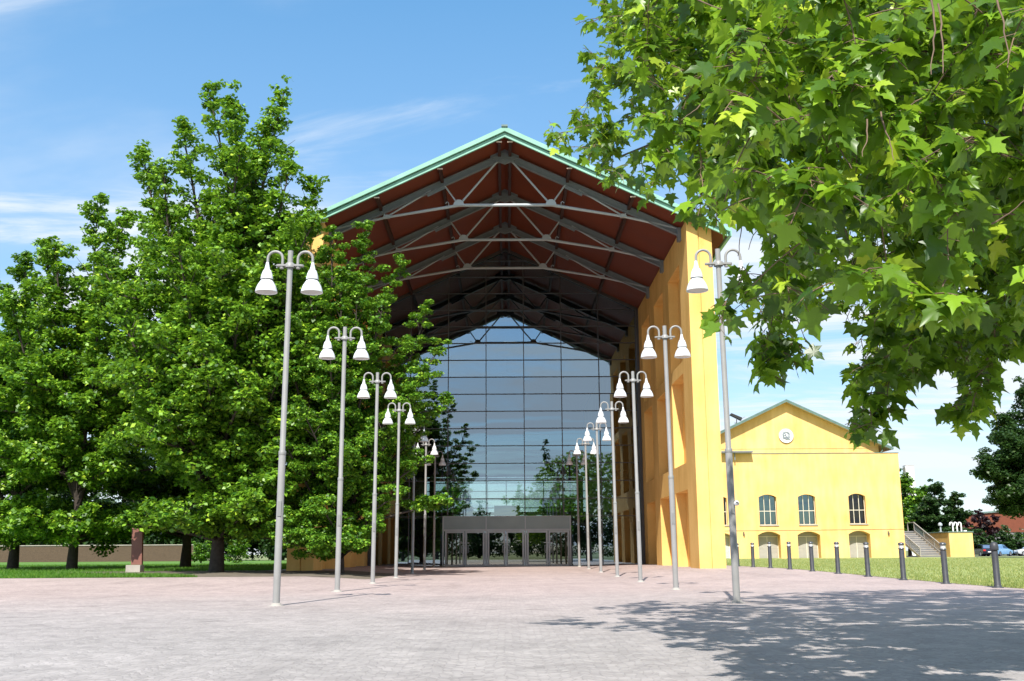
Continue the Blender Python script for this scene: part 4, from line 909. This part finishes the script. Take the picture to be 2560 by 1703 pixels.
# trees behind the hall, seen through its glass, and across the street behind the viewer, mirrored in it
for i, (x, y, h, lab) in enumerate([(-7.5, 150, 12, 'dim green tree seen through the left part of the glass front'), (7.2, 152, 10.5, 'dim green tree seen through the right part of the glass front')]):
    b = (x, y); limbs = [(T(2), (x, y, h), 4, .1)]+[(T(3), (x+4.2*math.cos(R(a)), y+3*math.sin(R(a)), h*f), 2.8, .15) for a, f in ((-90, .4), (-20, .55), (-160, .55), (-60, .8), (-120, .75), (-40, .3), (-140, .3))]
    tree('garden_tree', lab, 'trees seen through the glass hall', (x, y, .2), T(4), .25, limbs, 7000, .5, M['leaf_mid'], M['bark_dark'], 90+i, clump=.9)
for i, (x, y, h, w, lab) in enumerate([(-12.5, -58, 20, 3.2, 'ragged dark tree mirrored at the left of the glass front'), (-19.5, -62, 16, 4.2, 'broad dark tree mirrored low at the left of the glass'), (7.6, -60, 22, 2.6, 'tall pointed dark tree mirrored right of the centre of the glass'), (14.5, -66, 15, 4.6, 'broad dark tree mirrored at the right of the glass front'), (-5.5, -76, 11, 3.8, 'low tree mirrored just above the entrance doors, left of centre'), (4.2, -84, 10, 3.6, 'low tree mirrored above the entrance doors, right of centre'), (22, -62, 13, 4.2, 'low dark tree mirrored near the right wall of the porch')]):
    b = (x, y); limbs = [(T(2), (x, y, h), w, .1)]+[(T(3), (x+w*1.2*math.cos(R(a)), y+w*math.sin(R(a)), h*f), w*.6, .15) for a, f in ((90, .35), (20, .5), (160, .5), (60, .65), (120, .7), (200, .4), (-20, .4), (90, .15), (30, .18), (150, .18))]
    tree('street_tree', lab, 'trees mirrored in the glass front', (x, y, 0), T(5), .28, limbs, 5200, .5, M['leaf_dark'], M['bark_dark'], 100+i, clump=.8)

thicket('thicket', 'dark hedge added behind the viewer to darken the entrance door reflections', -45, 45, -74, -68, 4.5, 26000, .45, M['leaf_dark'], 6)  # hedge added out of view so the doors mirror less bright ground

# ---------------------------------------------------------------- plane tree overhead, right foreground
half = [(0, 0), (.16, -.09), (.43, -.01), (.33, .13), (.37, .20), (.63, .43), (.42, .45), (.27, .47), (.20, .56), (.25, .70), (.12, .80), (0, 1.06)]
outl = half+[(-x, y) for x, y in half[-2:0:-1]]
LV = np.array([(0, .36, .0)]+[(x, y, 0) for x, y in outl])
LV[:, 2] = -.42*LV[:, 0]**2-.22*(LV[:, 1]-.3)**2+.16*np.abs(LV[:, 0])
LF = np.array([(0, i, i % len(outl)+1) for i in range(1, len(outl)+1)])
def plane_leaves(P, T_, N_, s):
    """P stem points, T_ leaf axis, N_ leaf normals"""
    N_ = N_-(N_*T_).sum(1, keepdims=True)*T_; N_ /= np.linalg.norm(N_, axis=1, keepdims=True); B = np.cross(T_, N_)
    cu = np.random.default_rng(9).uniform(.2, 2.6, len(P))[:, None, None]
    V = P[:, None]+s[:, None, None]*(LV[None, :, 0:1]*B[:, None]+LV[None, :, 1:2]*T_[:, None]+cu*LV[None, :, 2:3]*N_[:, None])
    k = len(LV); F = (LF[None]+(np.arange(len(P))*k)[:, None, None]).reshape(-1, 3)
    return V.reshape(-1, 3), F
def plane_tree():
    r = np.random.default_rng(77); base = Vector((10.4, 9.6, 0))
    t = thing('plane_tree', 'big plane tree with lobed leaves hanging into the upper right of the picture', 'tree', base)
    br = MB(); K = Vector((10.2, 10.2, 4.4))
    br.tube([(10.4, 9.6, -.2), (10.4, 9.6, .1), (10.35, 9.8, 2), K, (10.2, 10.4, 8), (10.3, 10.6, 12)], [.5, .4, .34, .3, .2, .06], 12)
    ends = [(1.6, 14.2, 6.6), (3.2, 16.5, 8.6), (1.9, 9.2, 5.4), (2.2, 6.4, 4.2), (3.4, 10.5, 6.6), (5.0, 12.5, 5.2), (4.6, 7.4, 3.9), (5.2, 9.2, 4.2), (3.0, 7.2, 5.8), (6.0, 16.5, 10), (9.5, 17.5, 10), (14.5, 14.5, 9.5), (16, 9, 9), (12.5, 3.5, 8.5), (7.0, 3.5, 8), (5.5, 11, 11), (10.5, 12, 13), (7.5, 13.5, 12), (3.2, 4.8, 5.6), (-.2, 9.2, 7.4), (6.2, 10.2, 5.0), (7.2, 8.0, 4.2), (4.0, 9.0, 5.0), (2.6, 12.2, 6.6)]
    LP = []
    for e in ends:
        e = Vector(e); L = (e-K).length; st = K+Vector((0, 0, r.uniform(-.4, 3.2 if e.z > 7 else 1.2))); ctl = (st+e)/2+Vector((0, 0, .12*L))
        pts = [st*(1-u)**2+ctl*2*u*(1-u)+e*u*u for u in np.linspace(0, 1, 12)]
        br.tube([p+Vector(r.normal(0, .05, 3)) for p in pts], [.11*(1-u)+.012 for u in np.linspace(0, 1, 12)], 7); LP += pts[3:]
    LPn = np.array([tuple(p) for p in LP])
    poly = np.array([(1480, -60), (1483, 30), (1478, 70), (1510, 110), (1478, 165), (1465, 200), (1448, 240), (1425, 285), (1368, 325), (1352, 345), (1385, 372), (1440, 395), (1480, 440), (1530, 455), (1590, 470), (1625, 505), (1690, 485), (1742, 470), (1775, 495), (1745, 545), (1765, 580),
        (1840, 545), (1920, 535), (1945, 590), (1900, 660), (1850, 700), (1815, 750), (1785, 800), (1815, 830), (1860, 770), (1915, 800), (1905, 860), (1915, 935), (1960, 955), (2015, 905), (2015, 850), (1985, 780), (2080, 800), (2140, 850), (2125, 905), (2125, 960), (2150, 1010), (2125, 1075), (2175, 1085), (2225, 1040), (2245, 985), (2320, 950), (2345, 900), (2400, 930),
        (2385, 1010), (2370, 1055), (2425, 1065), (2455, 1010), (2500, 930), (2560, 880), (2680, 840), (2680, -60)], float)
    def inside(x, y):
        c = False; n = len(poly); j = n-1
        for i in range(n):
            if (poly[i, 1] > y) != (poly[j, 1] > y) and x < (poly[j, 0]-poly[i, 0])*(y-poly[i, 1])/(poly[j, 1]-poly[i, 1])+poly[i, 0]: c = not c
            j = i
        return c
    tips = []
    while len(tips) < 1750:
        x, y = r.uniform(1340, 2680), r.uniform(-60, 1090)
        if not inside(x, y) or (y > 560 and x < 2250 and r.random() > .55) or (x < 1760 and y > 230 and r.random() > .5): continue
        u = r.random()
        far = 12.5+2.5*u if x < 1560 else (8+6.5*u if x < 1800 else 5.0+8.5*u**.9)
        if y > 780: far = 8+3.5*u
        if x < 1800 and y > 560: far = 7+2*u
        tips.append((at(x, y, far), x, y))
    for (x, y, f) in ((1745, 540, 8), (1850, 690, 8.2), (1790, 790, 8), (1800, 830, 8), (1850, 740, 8.4), (1895, 800, 9), (1930, 860, 9), (1905, 900, 9), (1960, 955, 9), (2010, 890, 9), (1900, 950, 9), (1965, 890, 9), (2130, 1075, 8.5), (2180, 1080, 8.5), (2222, 1030, 8.5), (2170, 1020, 8.5), (2140, 960, 8.5), (2400, 1060, 8.5), (2375, 1020, 8.5), (2430, 1030, 8.5), (2450, 970, 8.5), (1365, 335, 14), (1400, 350, 14), (1440, 380, 13.5), (1500, 440, 13), (1560, 460, 12.5), (1620, 500, 12), (1470, 130, 12.5), (1470, 60, 12)):
        tips.append((at(x, y, f), x, y)); tips.append((at(x+r.normal(0, 14), y-25+r.normal(0, 14), f+.2), x, y))
    for k in range(70):
        u = r.random(); tips.append((Vector((-.5+3.8*u+r.normal(0, .3), 9.2+r.normal(0, .7), 7.35+.5*u+r.normal(0, .35))), 2000, 300))
    tips.sort(key=lambda q: float(np.linalg.norm(LPn-np.array(tuple(q[0])), axis=1).min()))
    P_, T_, N_, S_ = [], [], [], []
    tw = MB()
    def shoot(tip, n_l, ln, big=1.0):
        nonlocal LPn
        tipn = np.array(tuple(tip)); d = np.linalg.norm(LPn-tipn, axis=1)+.6*np.maximum(0, tipn[2]-LPn[:, 2]); A = Vector(LPn[d.argmin()])
        v = tip-A; L = v.length; ctl = A+v*.55+Vector((0, 0, .16*L))+Vector(r.normal(0, .05*L, 3))
        pts = [A*(1-u)**2+ctl*2*u*(1-u)+tip*u*u for u in np.linspace(0, 1, 8)]
        tw.tube(pts, [.003+.0045*L*(1-u) for u in np.linspace(0, 1, 8)], 5, cap=False)
        LPn = np.concatenate([LPn, np.array([tuple(q) for q in pts[2:6]])])
        f0 = max(0, 1-ln/max(L, .05))
        for k in range(n_l):
            f = f0+(1-f0)*(k+r.random()*.6)/n_l if n_l > 1 else 1; f = min(f, 1)
            p = A*(1-f)**2+ctl*2*f*(1-f)+tip*f*f
            a = r.uniform(0, 6.28); out = Vector((math.cos(a), math.sin(a), r.uniform(-.45, .35)))+v.normalized()*.35
            out.normalize(); pet = r.uniform(.04, .09); q = p+out*pet-Vector((0, 0, .015))
            tw.tube([p, q], .0022, 3, cap=False)
            ax_ = (out+Vector((0, 0, r.uniform(-1.0, -.05)))).normalized()
            nn = Vector((r.normal(0, .8), r.normal(0, .8)-.2, 1)); P_.append(tuple(q)); T_.append(tuple(ax_)); N_.append(tuple(nn)); S_.append(r.uniform(.085, .185)*big)
    for tip, x, y in tips:
        edge = sum(inside(x+dx, y+dy) for dx, dy in ((45, 0), (-45, 0), (0, 45), (0, -45)))
        shoot(tip, int(r.integers(8, 13)) if edge == 4 else int(r.integers(4, 7)), .8 if edge == 4 else .42)
    # bare hanging twigs
    for (xa, ya, xb, yb, f) in ((1908, 470, 1868, 625, 7.2), (1850, 520, 1842, 640, 7.3), (2330, 0, 2322, 185, 4.6), (2345, 10, 2352, 185, 4.7), (2490, 0, 2518, 150, 4.6), (1790, 155, 1905, 105, 6.6), (2075, 330, 2125, 420, 5.4), (2200, 280, 2230, 400, 5.2), (1760, 250, 1700, 300, 7), (2170, 300, 2150, 390, 5.2), (1740, 0, 1890, 45, 6.8), (1975, 230, 1958, 300, 5.8), (2480, 560, 2560, 500, 5.2), (2360, 700, 2330, 800, 6), (2100, 520, 2125, 640, 6.4)):
        a, b_ = at(xa, ya, f), at(xb, yb, f-.1); L = (b_-a).length
        tw.tube([a*(1-u)+b_*u+Vector((.035*L*math.sin(2.6*u)+r.normal(0, .011)*L, 0, -.04*L*math.sin(3.1*u)+r.normal(0, .008)*L)) for u in np.linspace(0, 1, 9)], [.0055*(1-.6*u) for u in np.linspace(0, 1, 9)], 5)
    # the rest of the crown, above and right of the picture
    n = 0
    while n < 2300:
        g = r.normal(size=3); g /= np.linalg.norm(g); g *= r.random()**.4
        p = Vector((9.6+g[0]*6.8, 13.4+g[1]*6.0, 9.0+g[2]*4.4))
        q = p-Vector((0, 0, 1)); dpt = q.dot(fwd)
        if dpt > 0:
            px = W_PX/2+F_PX*q.dot(r2)/dpt; py = H_PX/2-F_PX*q.dot(u2)/dpt
            if -120 < px < 2650 and -90 < py < 1800 and not (inside(px, py) and inside(px-70, py) and inside(px, py+70) and inside(px, py-40)): continue
        if p.z < 3.2: continue
        shoot(p, 9, .9, 1.3); n += 1
    n = 0  # unseen foliage mass, added to shade the leaves hanging at the right
    while n < 950:
        g = r.normal(size=3); g /= np.linalg.norm(g); g *= r.random()**.4
        p = Vector((5.9+g[0]*3.5, 4.6+g[1]*3.0, 7.6+g[2]*2.0)); q = p-Vector((0, 0, 1)); dpt = q.dot(fwd)
        if dpt > .3 and W_PX/2+F_PX*q.dot(r2)/dpt < 2650 and H_PX/2-F_PX*q.dot(u2)/dpt > -150: continue
        shoot(p, 10, .9, 1.4); n += 1
    V, F = plane_leaves(np.array(P_), np.array(T_), np.array(N_), np.array(S_))
    o = np.array(tuple(base)); 
    br.build('trunk', M['bark'], t, world=True)
    tw.build('twigs', M['twig'], t, world=True)
    npmesh('crown', V-o, F, M['leaf_plane'], t)
plane_tree()
